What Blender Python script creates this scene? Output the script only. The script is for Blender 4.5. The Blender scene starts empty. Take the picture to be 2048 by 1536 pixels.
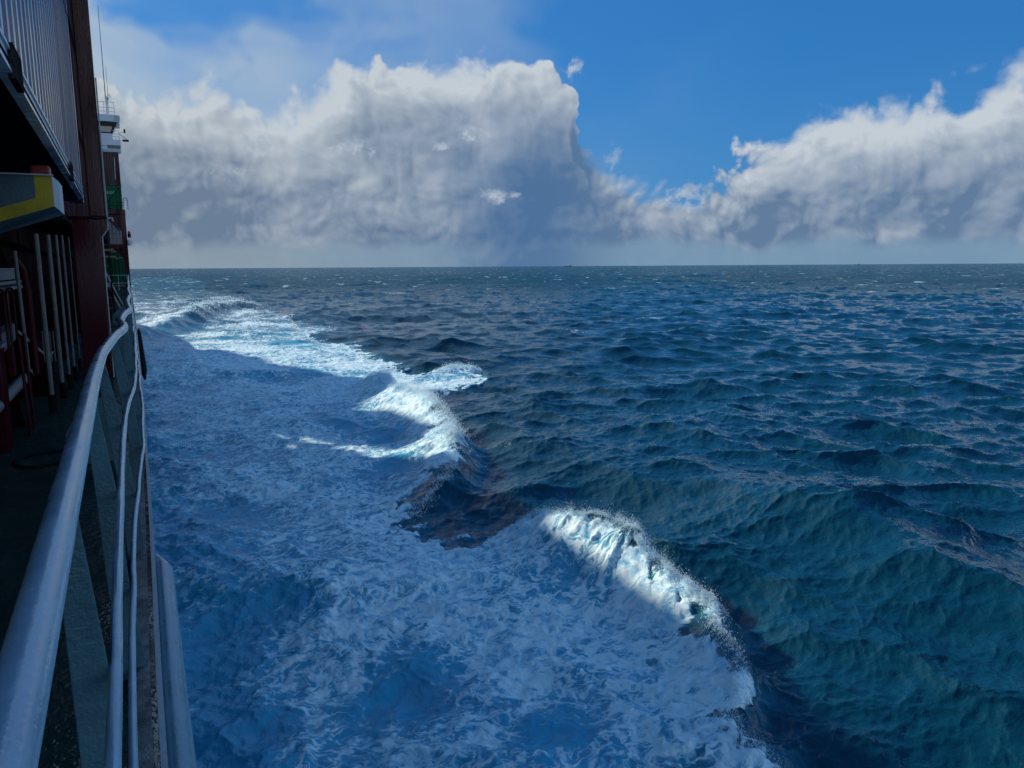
import bpy, math, random
import numpy as np
from mathutils import Vector, Matrix
random.seed(7)
rng = np.random.default_rng(11)
scene = bpy.context.scene
COL = scene.collection
R = math.radians

# ------------------------------------------------------------------ camera, world, sun, exposure
H = 10.0                                   # eye height above the calm sea
YAW, PITCH, ROLL = R(26.509), R(8.710), R(0.3525)
cam_d = bpy.data.cameras.new('camera'); cam = bpy.data.objects.new('camera', cam_d); COL.objects.link(cam)
cam_d.sensor_width = 36.0; cam_d.lens = 36.0 * 1539 / 2048
cam_d.clip_start = 0.05; cam_d.clip_end = 60000
cam.location = (0, 0, H)
cam.matrix_world = Matrix.Translation((0, 0, H)) @ Matrix.Rotation(-YAW, 4, 'Z') @ Matrix.Rotation(math.pi/2 - PITCH, 4, 'X') @ Matrix.Rotation(-ROLL, 4, 'Z')
scene.camera = cam

SUN_AZ, SUN_EL = R(-26.0), R(28.0)          # azimuth from +Y towards +X
sun_dir = Vector((math.sin(SUN_AZ)*math.cos(SUN_EL), math.cos(SUN_AZ)*math.cos(SUN_EL), math.sin(SUN_EL)))
sd = bpy.data.lights.new('sun', 'SUN'); sun = bpy.data.objects.new('sun', sd); COL.objects.link(sun)
sd.energy = 2.55; sd.angle = R(1.1); sd.color = (1.0, 0.87, 0.73)
sun.rotation_euler = sun_dir.to_track_quat('Z', 'Y').to_euler()
sun.location = (-60, 120, 80)

scene.view_settings.view_transform = 'Standard'; scene.view_settings.look = 'None'
scene.view_settings.exposure = 0.96; scene.view_settings.gamma = 1.0
scene.view_settings.use_curve_mapping = False
scene.cycles.max_bounces = 5; scene.cycles.diffuse_bounces = 3; scene.cycles.glossy_bounces = 3
scene.cycles.caustics_reflective = False; scene.cycles.caustics_refractive = False
scene.cycles.sample_clamp_indirect = 3.0; scene.cycles.sample_clamp_direct = 2.5


class NT:
    """small helper that writes node expressions"""
    def __init__(self, tree): self.t = tree; self.n = tree.nodes; self.l = tree.links
    def add(self, typ, **kw):
        n = self.n.new(typ)
        for k, v in kw.items(): setattr(n, k, v)
        return n
    def put(self, sock, v):
        if v is None: return
        if hasattr(v, 'is_output'): self.l.new(v, sock)
        else:
            if hasattr(sock, 'default_value') and hasattr(sock.default_value, '__len__') and not hasattr(v, '__len__'):
                v = (v,)*len(sock.default_value)
            if hasattr(v, '__len__') and len(v) == 3 and len(sock.default_value) == 4: v = (*v, 1.0)
            sock.default_value = v
    def m(self, op, a, b=None, c=None, clamp=False):
        n = self.add('ShaderNodeMath', operation=op, use_clamp=clamp)
        for i, v in enumerate((a, b, c)):
            if v is not None: self.put(n.inputs[i], v)
        return n.outputs[0]
    def v(self, op, a, b=None, scale=None):
        n = self.add('ShaderNodeVectorMath', operation=op)
        self.put(n.inputs[0], a)
        if b is not None: self.put(n.inputs[1], b)
        if scale is not None: self.put(n.inputs['Scale'], scale)
        return n.outputs['Value'] if op in ('LENGTH', 'DOT_PRODUCT', 'DISTANCE') else n.outputs[0]
    def xyz(self, x, y, z):
        n = self.add('ShaderNodeCombineXYZ')
        for i, q in enumerate((x, y, z)): self.put(n.inputs[i], q)
        return n.outputs[0]
    def sep(self, vec):
        n = self.add('ShaderNodeSeparateXYZ'); self.put(n.inputs[0], vec); return n.outputs
    def ramp(self, x, a, b, lo=0.0, hi=1.0, smooth=True):
        n = self.add('ShaderNodeMapRange'); n.interpolation_type = 'SMOOTHSTEP' if smooth else 'LINEAR'
        self.put(n.inputs[0], x); self.put(n.inputs[1], a); self.put(n.inputs[2], b); self.put(n.inputs[3], lo); self.put(n.inputs[4], hi)
        return n.outputs[0]
    def noise(self, vec, scale, detail=4, rough=0.5, dist=0.0, color=False, lac=2.0, typ='FBM', norm=True, dim='3D'):
        n = self.add('ShaderNodeTexNoise'); n.noise_type = typ; n.normalize = norm; n.noise_dimensions = dim
        self.put(n.inputs['Vector'], vec); self.put(n.inputs['Scale'], scale); n.inputs['Detail'].default_value = detail
        n.inputs['Roughness'].default_value = rough; n.inputs['Distortion'].default_value = dist; n.inputs['Lacunarity'].default_value = lac
        return n.outputs['Color' if color else 0]
    def voro(self, vec, scale, feature='F1', detail=0, rough=0.5, smooth=None, rand=1.0, dim='3D'):
        n = self.add('ShaderNodeTexVoronoi', feature=feature); n.normalize = False; n.voronoi_dimensions = dim
        self.put(n.inputs['Vector'], vec); self.put(n.inputs['Scale'], scale)
        n.inputs['Randomness'].default_value = rand
        if detail: n.inputs['Detail'].default_value = detail; n.inputs['Roughness'].default_value = rough
        if smooth is not None and 'Smoothness' in n.inputs: n.inputs['Smoothness'].default_value = smooth
        return n.outputs['Distance']
    def mix(self, f, a, b, mode='MIX'):
        n = self.add('ShaderNodeMix', data_type='RGBA', blend_type=mode); n.clamp_factor = True
        self.put(n.inputs[0], f); self.put(n.inputs[6], a); self.put(n.inputs[7], b)
        return n.outputs[2]
    def mixf(self, f, a, b):
        n = self.add('ShaderNodeMix', data_type='FLOAT'); self.put(n.inputs[0], f); self.put(n.inputs[2], a); self.put(n.inputs[3], b)
        return n.outputs[0]
    def curve(self, x, pts, lo, hi):
        """float curve through pts (x, y) with x mapped from lo..hi and y from 0..30"""
        n = self.add('ShaderNodeFloatCurve'); c = n.mapping.curves[0]
        P = [((a-lo)/(hi-lo), b/30.0) for a, b in pts]
        while len(c.points) < len(P): c.points.new(0.5, 0.5)
        for p, q in zip(c.points, P): p.location = q; p.handle_type = 'AUTO_CLAMPED'
        n.mapping.update()
        self.put(n.inputs['Value'], self.ramp(x, lo, hi, smooth=False))
        return self.m('MULTIPLY', n.outputs[0], 30.0)


def build_world():
    w = bpy.data.worlds.new('World'); scene.world = w; w.use_nodes = True
    T = NT(w.node_tree); T.n.clear()
    out = T.add('ShaderNodeOutputWorld'); bg = T.add('ShaderNodeBackground'); T.l.new(bg.outputs[0], out.inputs[0])
    sky = T.add('ShaderNodeTexSky', sky_type='NISHITA'); sky.sun_disc = False
    sky.sun_elevation = SUN_EL; sky.sun_rotation = SUN_AZ % (2*math.pi); sky.air_density = 1.0; sky.dust_density = 0.4; sky.ozone_density = 2.5
    d = T.add('ShaderNodeTexCoord').outputs['Generated']
    s = T.sep(d)
    A = T.m('SUBTRACT', T.m('MULTIPLY', T.m('ARCTAN2', s[0], s[1]), 57.29578), 26.509)
    A = T.m('SUBTRACT', T.m('WRAP', A, -180.0, 180.0), 0.0) if False else T.m('WRAP', A, 180.0, -180.0)
    E = T.m('MULTIPLY', T.m('ARCSINE', s[2]), 57.29578)
    P = T.xyz(A, E, 0.0)

    # ---- cloud density as a group, so that it can be sampled again towards the sun
    g = bpy.data.node_groups.new('cloud_density', 'ShaderNodeTree')
    g.interface.new_socket('P', in_out='INPUT', socket_type='NodeSocketVector')
    g.interface.new_socket('W', in_out='INPUT', socket_type='NodeSocketVector')
    g.interface.new_socket('D', in_out='OUTPUT', socket_type='NodeSocketFloat')
    G = NT(g); gi = G.add('NodeGroupInput'); go = G.add('NodeGroupOutput')
    pw = G.v('ADD', gi.outputs[0], gi.outputs[1])
    fb = G.m('SUBTRACT', G.noise(G.v('ADD', pw, (57.0, 9.0, 0.0)), 0.21, 6, 0.55, dim='2D'), 0.5)
    q = G.sep(pw); u, v = G.m('ADD', q[0], G.m('MULTIPLY', fb, 3.5)), q[1]
    TOPS = [(-180, 24), (-165, 28), (-150, 22), (-130, 28), (-112, 22), (-95, 23), (-80, 13), (-66, 18), (-54, 12), (-44, 13.5), (-36, 13.2), (-29, 12.4), (-26, 12.0), (-23, 11.6), (-20.4, 12.4), (-17, 11.9), (-13.5, 12.8), (-10.5, 14.0), (-6, 14.6), (-2.5, 15.1),
            (0.5, 14.9), (2.8, 13.9), (4.2, 13.0), (4.7, 11.0), (5.4, 8.8), (7.0, 7.2), (8.6, 6.5), (11, 5.7), (12.8, 5.8),
            (14.6, 6.0), (16.2, 6.9), (17.6, 8.2), (20, 9.3), (22.9, 10.5), (25.9, 11.0), (28.3, 10.4), (29.2, 10.9), (30.4, 11.6), (33, 12.0), (40, 12.5), (50, 12), (60, 17), (72, 14), (88, 24), (104, 22), (122, 28), (150, 23), (180, 24)]  # tops beyond the view are raised to add ambient light on the foam
    top = G.curve(u, TOPS, -180.0, 180.0)
    body = G.m('MINIMUM', G.m('DIVIDE', G.m('SUBTRACT', top, v), 4.2), 0.80)
    keep = G.ramp(body, 0.25, 0.80, 1.0, 0.60)
    bil = G.m('SUBTRACT', 0.55, G.voro(pw, 0.42, 'F1', detail=2.0, rough=0.55, dim='2D'))
    dd = G.m('ADD', G.m('MULTIPLY', bil, 0.42), G.m('MULTIPLY', fb, 1.25))
    dd = G.m('ADD', body, G.m('MULTIPLY', dd, keep))
    G.l.new(dd, go.inputs[0])

    wn = T.v('SUBTRACT', T.noise(T.v('ADD', P, (31.0, 17.0, 0.0)), 0.16, 2, 0.55, color=True, dim='2D'), (0.5, 0.5, 0.5))
    W = T.v('MULTIPLY', wn, (3.2, 1.3, 0.0))
    def dens(vec):
        n = T.add('ShaderNodeGroup'); n.node_tree = g; T.put(n.inputs[0], vec); T.put(n.inputs[1], W); return n.outputs[0]
    D0 = dens(P)
    lx, ly = -0.66, 0.75
    D1 = dens(T.v('ADD', P, (lx*0.55, ly*0.55, 0.0))); D2 = dens(T.v('ADD', P, (lx*2.2, ly*2.2, 0.0)))
    acc = T.m('ADD', T.m('MULTIPLY', T.m('MAXIMUM', D1, 0.0), 0.75), T.m('MULTIPLY', T.m('MAXIMUM', D2, 0.0), 0.95))
    L = T.m('EXPONENT', T.m('MULTIPLY', acc, -1.25))
    L = T.m('ADD', L, T.m('MULTIPLY', T.m('SUBTRACT', D0, D1), 0.85))
    # slowly varying brightness inside the cloud bank
    blot = T.noise(T.v('ADD', T.v('MULTIPLY', P, (1.0, 1.4, 1.0)), W), 0.10, 3, 0.5, dim='2D')
    L = T.m('ADD', L, T.ramp(blot, 0.38, 0.70, -0.14, 0.30))
    L = T.m('ADD', L, T.ramp(E, 2.5, 12.5, -0.22, 0.20))
    L = T.m('ADD', L, T.m('MULTIPLY', T.ramp(A, 13.0, 19.0), T.ramp(E, 2.2, 6.0, -0.05, 0.14)))
    L = T.m('ADD', L, T.m('MULTIPLY', T.m('SUBTRACT', D0, 0.80), T.ramp(E, 4.0, 10.0, 0.95, 0.25)))
    dA = T.m('ABSOLUTE', T.m('ADD', A, 52.0))
    near = T.ramp(dA, 12.0, 60.0, 1.0, 0.0)
    shade = T.mix(near, (0.0697, 0.1172, 0.194), (0.0934, 0.1251, 0.1743))
    lit = T.mix(near, (0.2812, 0.3129, 0.3446), (0.2733, 0.301, 0.3208))
    # out-of-view front-lit clouds opposite the sun, brightened to lift the ambient light
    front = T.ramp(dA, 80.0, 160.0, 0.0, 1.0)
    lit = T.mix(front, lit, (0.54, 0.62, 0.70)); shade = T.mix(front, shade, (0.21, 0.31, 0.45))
    # rain curtain
    rain = T.m('MULTIPLY', T.ramp(T.m('ABSOLUTE', T.m('SUBTRACT', A, 1.2)), 1.0, 8.5, 1.0, 0.0), T.ramp(E, 5.0, 12.5, 1.0, 0.0))
    shade = T.mix(T.m('MULTIPLY', rain, 0.85), shade, (0.0396, 0.0934, 0.1901))
    L = T.m('MULTIPLY', L, T.m('SUBTRACT', 1.0, T.m('MULTIPLY', rain, 0.75)))
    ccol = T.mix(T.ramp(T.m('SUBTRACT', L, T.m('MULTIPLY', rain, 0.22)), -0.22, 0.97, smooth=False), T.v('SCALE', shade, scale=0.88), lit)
    soft = T.ramp(blot, 0.35, 0.65, 0.12, 0.55)
    alpha = T.ramp(D0, 0.0, soft)

    # ---- clear sky, slightly deepened
    sk = T.v('SCALE', sky.outputs[0], scale=0.10)
    gm = T.add('ShaderNodeGamma'); T.put(gm.inputs[0], sk); T.put(gm.inputs[1], 0.40)       # soften the contrast of the dome
    col = T.v('MULTIPLY', gm.outputs[0], (0.0325, 0.160, 0.360))
    col = T.mix(T.ramp(E, 2.0, 15.0, 0.55, 0.0), col, (0.0465, 0.1387, 0.273))
    # ---- thin veil round the sun side
    ang = T.m('ARCTAN2', T.m('SUBTRACT', E, 28.0), T.m('ADD', A, 52.0))
    rad = T.v('LENGTH', T.v('SUBTRACT', P, (-52.0, 28.0, 0.0)))
    rays = T.noise(T.xyz(T.m('MULTIPLY', ang, 5.0), T.m('MULTIPLY', rad, 0.05), 3.0), 2.2, 2, 0.5, dim='2D')
    wisp = T.noise(T.v('ADD', T.v('MULTIPLY', P, (0.55, 1.0, 1.0)), (T.v('SCALE', W, scale=1.5))), 0.075, 4, 0.55, dim='2D')
    veil = T.m('MULTIPLY', T.ramp(rad, 4.0, 73.0, 1.0, 0.0), T.ramp(rays, 0.25, 0.75, 0.75, 1.0))
    veil = T.m('MULTIPLY', veil, T.ramp(wisp, 0.34, 0.54, 0.12, 1.30))
    col = T.mix(T.m('MINIMUM', T.m('MULTIPLY', veil, 1.15), 0.92), col, (0.208, 0.262, 0.318))
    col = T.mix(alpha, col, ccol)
    # ---- pale air under the cloud base
    hz = T.ramp(T.m('ADD', E, T.m('MULTIPLY', T.sep(wn)[1], 2.2)), 0.9, 2.0, 1.0, 0.0)
    hz = T.m('MULTIPLY', hz, T.m('SUBTRACT', 1.0, T.m('MULTIPLY', rain, 0.85)))
    hcol = T.mix(near, (0.0951, 0.1584, 0.2257), (0.1465, 0.1743, 0.198))
    col = T.mix(T.m('MULTIPLY', hz, 0.9), col, hcol)
    # ---- little bright cloudlets in front of the dark bank
    cn = T.v('SUBTRACT', T.noise(P, 0.95, 5, 0.62, color=True, dim='2D'), (0.5, 0.5, 0.5))
    al = None; up = None
    for (a, e, ra, rb, b) in [(-0.9, 5.05, 1.45, 0.50, 1.0), (-2.8, 9.35, 1.25, 0.62, .95), (-4.9, 8.5, 0.7, 0.4, .7), (-11.2, 8.3, 1.7, 0.7, .8), (-17.6, 8.3, 1.7, 0.8, .55), (4.5, 13.6, 0.75, 0.75, .9), (-19.5, 6.6, 1.6, .45, .5), (7.4, 7.6, .6, 1.0, .45), (12.6, 5.0, 1.5, .8, .9)]:
        o = T.v('ADD', T.v('SUBTRACT', P, (a, e, 0.0)), T.v('MULTIPLY', cn, (2.6*ra, 2.6*rb, 0.0)))
        r = T.v('LENGTH', T.v('DIVIDE', o, (ra, rb, 1.0)))
        k = T.m('MULTIPLY', T.ramp(r, 0.25, 1.05, 1.0, 0.0), 0.85*b)
        al = k if al is None else T.m('MAXIMUM', al, k)
    col = T.mix(al, col, T.mix(T.ramp(T.sep(cn)[1], -0.15, 0.15), (0.1663, 0.2059, 0.2613), (0.2654, 0.3049, 0.3406)))
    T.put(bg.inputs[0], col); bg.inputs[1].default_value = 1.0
    w.cycles.sampling_method = 'MANUAL'; w.cycles.sample_map_resolution = 512
build_world()

# ------------------------------------------------------------------ object helpers
def tag(o, label=None, cat=None, group=None, kind=None):
    if label: o['label'] = label
    if cat: o['category'] = cat
    if group: o['group'] = group
    if kind: o['kind'] = kind
    return o

def link(name, me, mat=None, parent=None):
    o = bpy.data.objects.new(name, me); COL.objects.link(o)
    if mat is not None and len(me.materials) == 0: me.materials.append(mat)
    if parent is not None:
        o.parent = parent
        if parent.type == 'EMPTY': o.matrix_parent_inverse = Matrix.Translation(-parent.location)
    return o

def empty(name, loc, parent=None):
    o = bpy.data.objects.new(name, None); COL.objects.link(o); o.location = loc; o.empty_display_size = 0.3
    if parent is not None: o.parent = parent; o.matrix_parent_inverse = Matrix.Translation(-parent.location)
    return o

def np_mesh(name, verts, quads, smooth=True):
    """mesh from numpy arrays; quads is an (n, k) index array"""
    me = bpy.data.meshes.new(name); n, k = quads.shape
    me.vertices.add(len(verts)); me.vertices.foreach_set('co', verts.astype(np.float32).ravel())
    me.loops.add(n*k); me.loops.foreach_set('vertex_index', quads.astype(np.int32).ravel())
    me.polygons.add(n); me.polygons.foreach_set('loop_start', np.arange(0, n*k, k, dtype=np.int32))
    try: me.polygons.foreach_set('loop_total', np.full(n, k, np.int32))
    except Exception: pass
    me.polygons.foreach_set('use_smooth', np.full(n, smooth, bool))
    me.update(calc_edges=True)
    return me

def new_mat(name):
    m = bpy.data.materials.new(name); m.use_nodes = True
    T = NT(m.node_tree); T.n.clear()
    out = T.add('ShaderNodeOutputMaterial')
    return m, T, out

# ------------------------------------------------------------------ the sea
def ocean_tile(N, L, lmin, lmax, rms, wind_deg, spread, seed, iso=False, power=4.0):
    r = np.random.default_rng(seed)
    k1 = 2*np.pi*np.fft.fftfreq(N, L/N)
    kx, ky = np.meshgrid(k1, k1, indexing='ij'); k = np.hypot(kx, ky); k[0, 0] = 1e-6
    a = np.radians(wind_deg); c = (kx*np.sin(a) + ky*np.cos(a))/k
    P = k**(-power)
    lam = 2*np.pi/k
    P *= 1/(1+np.exp(-(lam-lmin)/(0.12*lmin))) * np.exp(-(lam/lmax)**4)
    if not iso: P *= (0.06 + np.abs(c)**spread) * np.where(c < 0, 0.25, 1.0)
    P[0, 0] = 0
    A = (r.normal(size=k.shape)+1j*r.normal(size=k.shape))*np.sqrt(P)
    h = np.fft.ifft2(A); s = rms/h.real.std(); A *= s
    f = lambda q: np.fft.ifft2(q).real.astype(np.float32)
    out = dict(h=f(A), dx=f(-1j*kx/k*A), dy=f(-1j*ky/k*A), L=L, N=N)
    out['jxx'] = f(kx*kx/k*A); out['jyy'] = f(ky*ky/k*A); out['jxy'] = f(kx*ky/k*A)
    return out

def tile_sample(t, keys, x, y, rot):
    c, s = math.cos(rot), math.sin(rot)
    u = (c*x + s*y)/t['L']*t['N']; v = (-s*x + c*y)/t['L']*t['N']
    i = np.floor(u).astype(np.int64); j = np.floor(v).astype(np.int64); fu = (u-i).astype(np.float32); fv = (v-j).astype(np.float32)
    N = t['N']; i0 = i % N; i1 = (i+1) % N; j0 = j % N; j1 = (j+1) % N
    w = ((1-fu)*(1-fv), fu*(1-fv), (1-fu)*fv, fu*fv)
    return [t[q][i0, j0]*w[0]+t[q][i1, j0]*w[1]+t[q][i0, j1]*w[2]+t[q][i1, j1]*w[3] for q in keys]

def sstep(a, b, x):
    t = np.clip((x-a)/(b-a), 0, 1); return t*t*(3-2*t)

def seg_dist(px, py, poly, closed=False):
    """distance to a polyline, parameter index along it, and side (+ = right of travel)"""
    best = np.full(px.shape, 1e9, np.float32); par = np.zeros(px.shape, np.float32); side = np.zeros(px.shape, np.float32)
    n = len(poly)
    for i in range(n if closed else n-1):
        ax, ay = poly[i][:2]; bx, by = poly[(i+1) % n][:2]
        dx, dy = bx-ax, by-ay; l2 = dx*dx+dy*dy
        t = np.clip(((px-ax)*dx+(py-ay)*dy)/l2, 0, 1)
        d = np.hypot(px-(ax+t*dx), py-(ay+t*dy)); m = d < best
        best[m] = d[m]; par[m] = (i+t)[m]; side[m] = np.sign(((px-ax)*dy-(py-ay)*dx))[m]
    return best, par, side

def inside(px, py, poly):
    c = np.zeros(px.shape, bool); n = len(poly)
    for i in range(n):
        x1, y1 = poly[i]; x2, y2 = poly[(i+1) % n]
        if y1 == y2: continue
        c ^= ((y1 > py) != (y2 > py)) & (px < (x2-x1)*(py-y1)/(y2-y1)+x1)
    return c

def smooth_poly(pts, per=6):
    """Catmull-Rom refinement of an open polyline"""
    P = np.array(pts, float); P = np.vstack([2*P[0]-P[1], P, 2*P[-1]-P[-2]]); out = []
    for i in range(1, len(P)-2):
        for t in np.linspace(0, 1, per, endpoint=False):
            a, b, c, d = P[i-1], P[i], P[i+1], P[i+2]
            out.append(0.5*((2*b)+(-a+c)*t+(2*a-5*b+4*c-d)*t*t+(-a+3*b-3*c+d)*t**3))
    out.append(P[-2]); return [tuple(q) for q in out]

# outer edge of the churned water beside the hull (metres)
BOUND = [(11.2, -12.0), (10.4, 4.0), (11.2, 9.2), (10.7, 10.43), (10.58, 11.17), (11.47, 11.86), (12.16, 12.61), (12.71, 13.88), (12.85, 14.66), (14.0, 15.35), (13.73, 16.3), (13.72, 18.15), (13.72, 20.34), (13.34, 22.27), (13.11, 24.22), (12.5, 25.29),
         (11.06, 24.9), (9.99, 25.19), (9.38, 26.72), (9.96, 29.88), (11.61, 31.58), (12.92, 32.43), (14.29, 34.81), (15.47, 38.13), (16.95, 43.15), (18.6, 49.0), (20.94, 55.0), (23.96, 59.0), (28.3, 63.0), (30.0, 68.5), (26.46, 69.4), (24.16, 73.63), (24.67, 85.97), (24.27, 95.7),
         (23.79, 107.46), (24.5, 115.32), (31.03, 129.36), (31.42, 149.78), (30.36, 175.59), (30.81, 214.7), (32.9, 273.38), (35.06, 402.75), (52.5, 600.46), (60.86, 900.11)]
C1 = [(12.2, 26.0, .3), (12.7, 25.04, .9), (12.95, 24.22, 1.5), (13.15, 22.27, 1.7), (13.5, 20.34, 1.7), (13.4, 18.05, 1.65), (13.45, 16.3, 1.45), (13.5, 15.38, 1.2), (12.7, 14.65, 1.05), (12.5, 13.91, .95), (11.95, 12.66, .8), (11.3, 11.9, .7), (10.5, 11.19, .65), (10.6, 9.5, .6), (10.2, 6.0, .7), (10.6, -4.0, .7)]
C2 = [(18.9, 66.0, .5), (18.5, 61.64, 1.9), (17.6, 54.32, 2.0), (17.5, 49.09, 2.0), (16.5, 43.23, 2.0), (15.1, 38.17, 1.6), (13.8, 34.47, 1.2), (12.3, 31.86, .85), (10.8, 30.32, .6), (9.6, 29.0, .4)]
C3 = [(24.8, 67.3, .3), (27.5, 68.3, 1.0), (29.3, 67.6, 1.0), (30.0, 66.5, .4)]
C4 = [(-3.0, 118.0, 1.5), (1.7, 130.67, 1.7), (6.77, 147.6, 1.9), (14.09, 177.01, 1.9), (22.4, 206.61, 1.8), (32.0, 216.7, 1.6)]
C5 = [(20.5, 31.0, .2), (21.98, 26.3, .7), (23.04, 23.71, 1.1), (22.8, 20.09, 1.4), (22.3, 17.09, 1.5), (22.0, 14.99, 1.5), (21.97, 13.2, 1.4), (22.07, 10.0, 1.3), (22.5, 0.0, 1.0)]
# (polyline, width on the outer side, width on the hull side, trough depth outside)
CRESTS = [(smooth_poly(C1), 0.55, 1.25, 0.45), (smooth_poly(C2), 0.75, 2.0, 0.5), (smooth_poly(C3), 1.2, 2.5, 0.3), (smooth_poly(C4), 2.6, 6.0, 0.4), (smooth_poly(C5), 3.2, 2.4, 0.35)]
BOUND_S = smooth_poly(BOUND, 4)

T1 = ocean_tile(512, 420.0, 9.0, 90.0, 0.40, 20.0, 4, 3)
T2 = ocean_tile(512, 101.0, 1.6, 13.0, 0.195, 35.0, 2, 5, power=3.5)
T3 = ocean_tile(512, 23.3, 0.16, 2.1, 0.028, 30.0, 1.0, 8, power=3.3)
T4 = ocean_tile(512, 29.7, 0.12, 3.2, 0.10, 0.0, 1.0, 21, iso=True, power=2.9)

# small breaking caps on the open sea: x, y, heading, half length, half depth, strength
WHITECAPS = [(84.8, 116.0, 36, 5.2, 2.0, .95), (57.7, 94.6, 36, 4.0, 1.1, .75), (63.8, 81.8, 36, 1.4, .9, .8), (236, 189, 40, 8, 3.5, .9), (54.5, 209, 20, 8, 4, .85), (88, 272, 25, 9, 5, .8), (18.8, 38.9, 30, 1.6, .6, .48), (16.2, 29.2, 30, 1.0, .4, .45), (110, 240, 30, 7, 3, .6), (180, 130, 45, 5, 2, .6), (150, 330, 30, 9, 4, .7), (300, 300, 40, 9, 4, .7)]

def sea_fields(x, y, r):
    """displacement and surface state of the sea at rest positions x, y (r only thins waves the mesh cannot carry)"""
    f1 = 1-sstep(2500, 6000, r); f2 = 1-sstep(260, 700, r); f3 = 1-sstep(45, 110, r)
    h1, dx1, dy1, a1, b1, c1 = tile_sample(T1, ('h', 'dx', 'dy', 'jxx', 'jyy', 'jxy'), x, y, 0.31)
    h2, dx2, dy2, a2, b2, c2 = tile_sample(T2, ('h', 'dx', 'dy', 'jxx', 'jyy', 'jxy'), x, y, -0.12)
    h3, dx3, dy3 = tile_sample(T3, ('h', 'dx', 'dy'), x, y, 0.5)
    # rotate choppy displacements back
    def back(dx, dy, rot): c, s = math.cos(rot), math.sin(rot); return c*dx-s*dy, s*dx+c*dy
    dx1, dy1 = back(dx1, dy1, 0.31); dx2, dy2 = back(dx2, dy2, -0.12); dx3, dy3 = back(dx3, dy3, 0.5)
    # ---- churned zone
    foam = np.zeros_like(x); aer = np.zeros_like(x); bow = np.zeros_like(x); edge = np.zeros_like(x)
    near = (x < 70) & (x > -5) & (y < 950) & (y > -30)
    xs, ys = x[near], y[near]
    poly = BOUND_S + [(-30.0, 900.0), (-30.0, -12.0)]
    d, _, _ = seg_dist(xs, ys, BOUND_S)
    jag = tile_sample(T4, ('h',), xs*1.0, ys*1.0, 0.9)[0]*5.5 + tile_sample(T4, ('h',), xs*0.2, ys*0.2, 0.2)[0]*5
    sdv = np.where(inside(xs, ys, poly), d, -d) + jag*np.clip(0.45+ys*0.006, 0, 1.4)
    f = sstep(-0.15, 0.5, sdv)
    far = sstep(120, 420, ys)
    f = f*(1-0.58*far)
    f -= 0.24*sstep(85, 125, ys)*(1-far)
    # thinner cover: along the hull, and in open lenses
    hull = np.exp(-(xs/2.6)**2)*sstep(8, 16, ys)*(1-sstep(45, 80, ys)); f -= 0.42*hull
    for (cx, cy, rx, ry, am) in [(5.9, 17.6, 1.1, 1.5, .55), (4.8, 17.0, .8, .9, .5), (9.6, 19.6, 1.0, 1.1, .35), (7.6, 13.6, .9, .6, .45), (1.7, 17.2, 1.0, 1.6, .75), (1.4, 21.0, 1.0, 1.4, .5), (3.3, 22.5, 1.4, 1.5, .45), (6.3, 25.0, 1.5, 1.2, .4), (2.2, 13.2, 1.2, .9, .5),
                                (13.2, 44.5, 1.8, 5.5, .62), (12.2, 50.0, 2.4, 4.0, .5), (11.5, 36.5, 1.3, 2.5, .4), (7.5, 40.0, 2.4, 3.0, .35), (3.5, 33.0, 2.0, 4.0, .35), (8.0, 60.0, 3.0, 5.0, .25), (14.0, 75.0, 4.0, 6.0, .3), (19, 100, 4, 9, .3), (10.0, 22.7, 1.0, .9, .4)]:
        f -= am*np.exp(-((xs-cx)/rx)**2-((ys-cy)/ry)**2)
    lowf = tile_sample(T4, ('h',), xs*0.16, ys*0.16, 1.3)[0]
    f += np.where(sdv > 0.3, lowf*1.9, 0.0)*0.8
    cr = np.zeros_like(xs); hb = np.zeros_like(xs); roll = np.zeros_like(xs); ox = np.zeros_like(xs); oy = np.zeros_like(xs)
    for k, (pl, wo, wi, tr) in enumerate(CRESTS):
        d, par, side = seg_dist(xs, ys, pl)
        hh = np.interp(par, np.arange(len(pl)), [q[2] for q in pl])
        ends = sstep(0, 4, par)*(1-sstep(len(pl)-5, len(pl)-1, par))
        out_s = -side if k in (0, 1, 2, 4) else side        # positive = away from the hull
        s = d*out_s
        prof = np.where(s > 0, np.exp(-(s/wo)**2), np.exp(-(s/wi)**2))
        prof = prof - tr*0.5*np.exp(-((s-2.3*wo)/(1.1*wo))**2)*(s > 0)
        if k == 2: prof = np.exp(-(d/1.3)**2)
        hb += hh*prof*np.clip(ends+0.15, 0, 1)*(0.75 if k < 2 else 0.8)
        if k < 3:
            b = np.exp(-((s+0.5*wi*0.4)/(0.75*wi*0.5+0.35))**2)*ends
            f += 0.55*b*hh/2; roll = np.maximum(roll, b*hh/2)
        if k == 3: f -= 0.55*np.exp(-((s-2.0)/2.2)**2)*ends; f += 0.25*np.exp(-((s+1)/1.5)**2)*ends
    foam[near] = np.clip(f, 0, 1.4); bow[near] = hb; edge[near] = roll
    aer[near] = sstep(-1.2, 2.5, sdv)*(1-0.85*sstep(70, 190, ys))
    # keep wind waves lower in the churned strip, add boiling lumps there
    calm = 1-0.45*np.clip(foam, 0, 1)
    t4 = tile_sample(T4, ('h',), x, y, 0.0)[0]*(1-sstep(120, 260, r))
    t5 = tile_sample(T4, ('h',), x*0.42, y*0.42, 0.7)[0]*(1-sstep(200, 500, r))
    z = h1*f1*(0.55+0.45*calm) + h2*f2*calm + h3*f3 + bow + np.clip(foam, 0, 1)*(t4*0.20+t5*0.34) + edge*(np.abs(t4)*0.60+t5*0.25)
    ch = 1.05
    X = x - ch*(dx1*f1*calm + 1.3*dx2*f2*calm + 1.0*dx3*f3); Y = y - ch*(dy1*f1*calm + 1.3*dy2*f2*calm + 1.0*dy3*f3)
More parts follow.
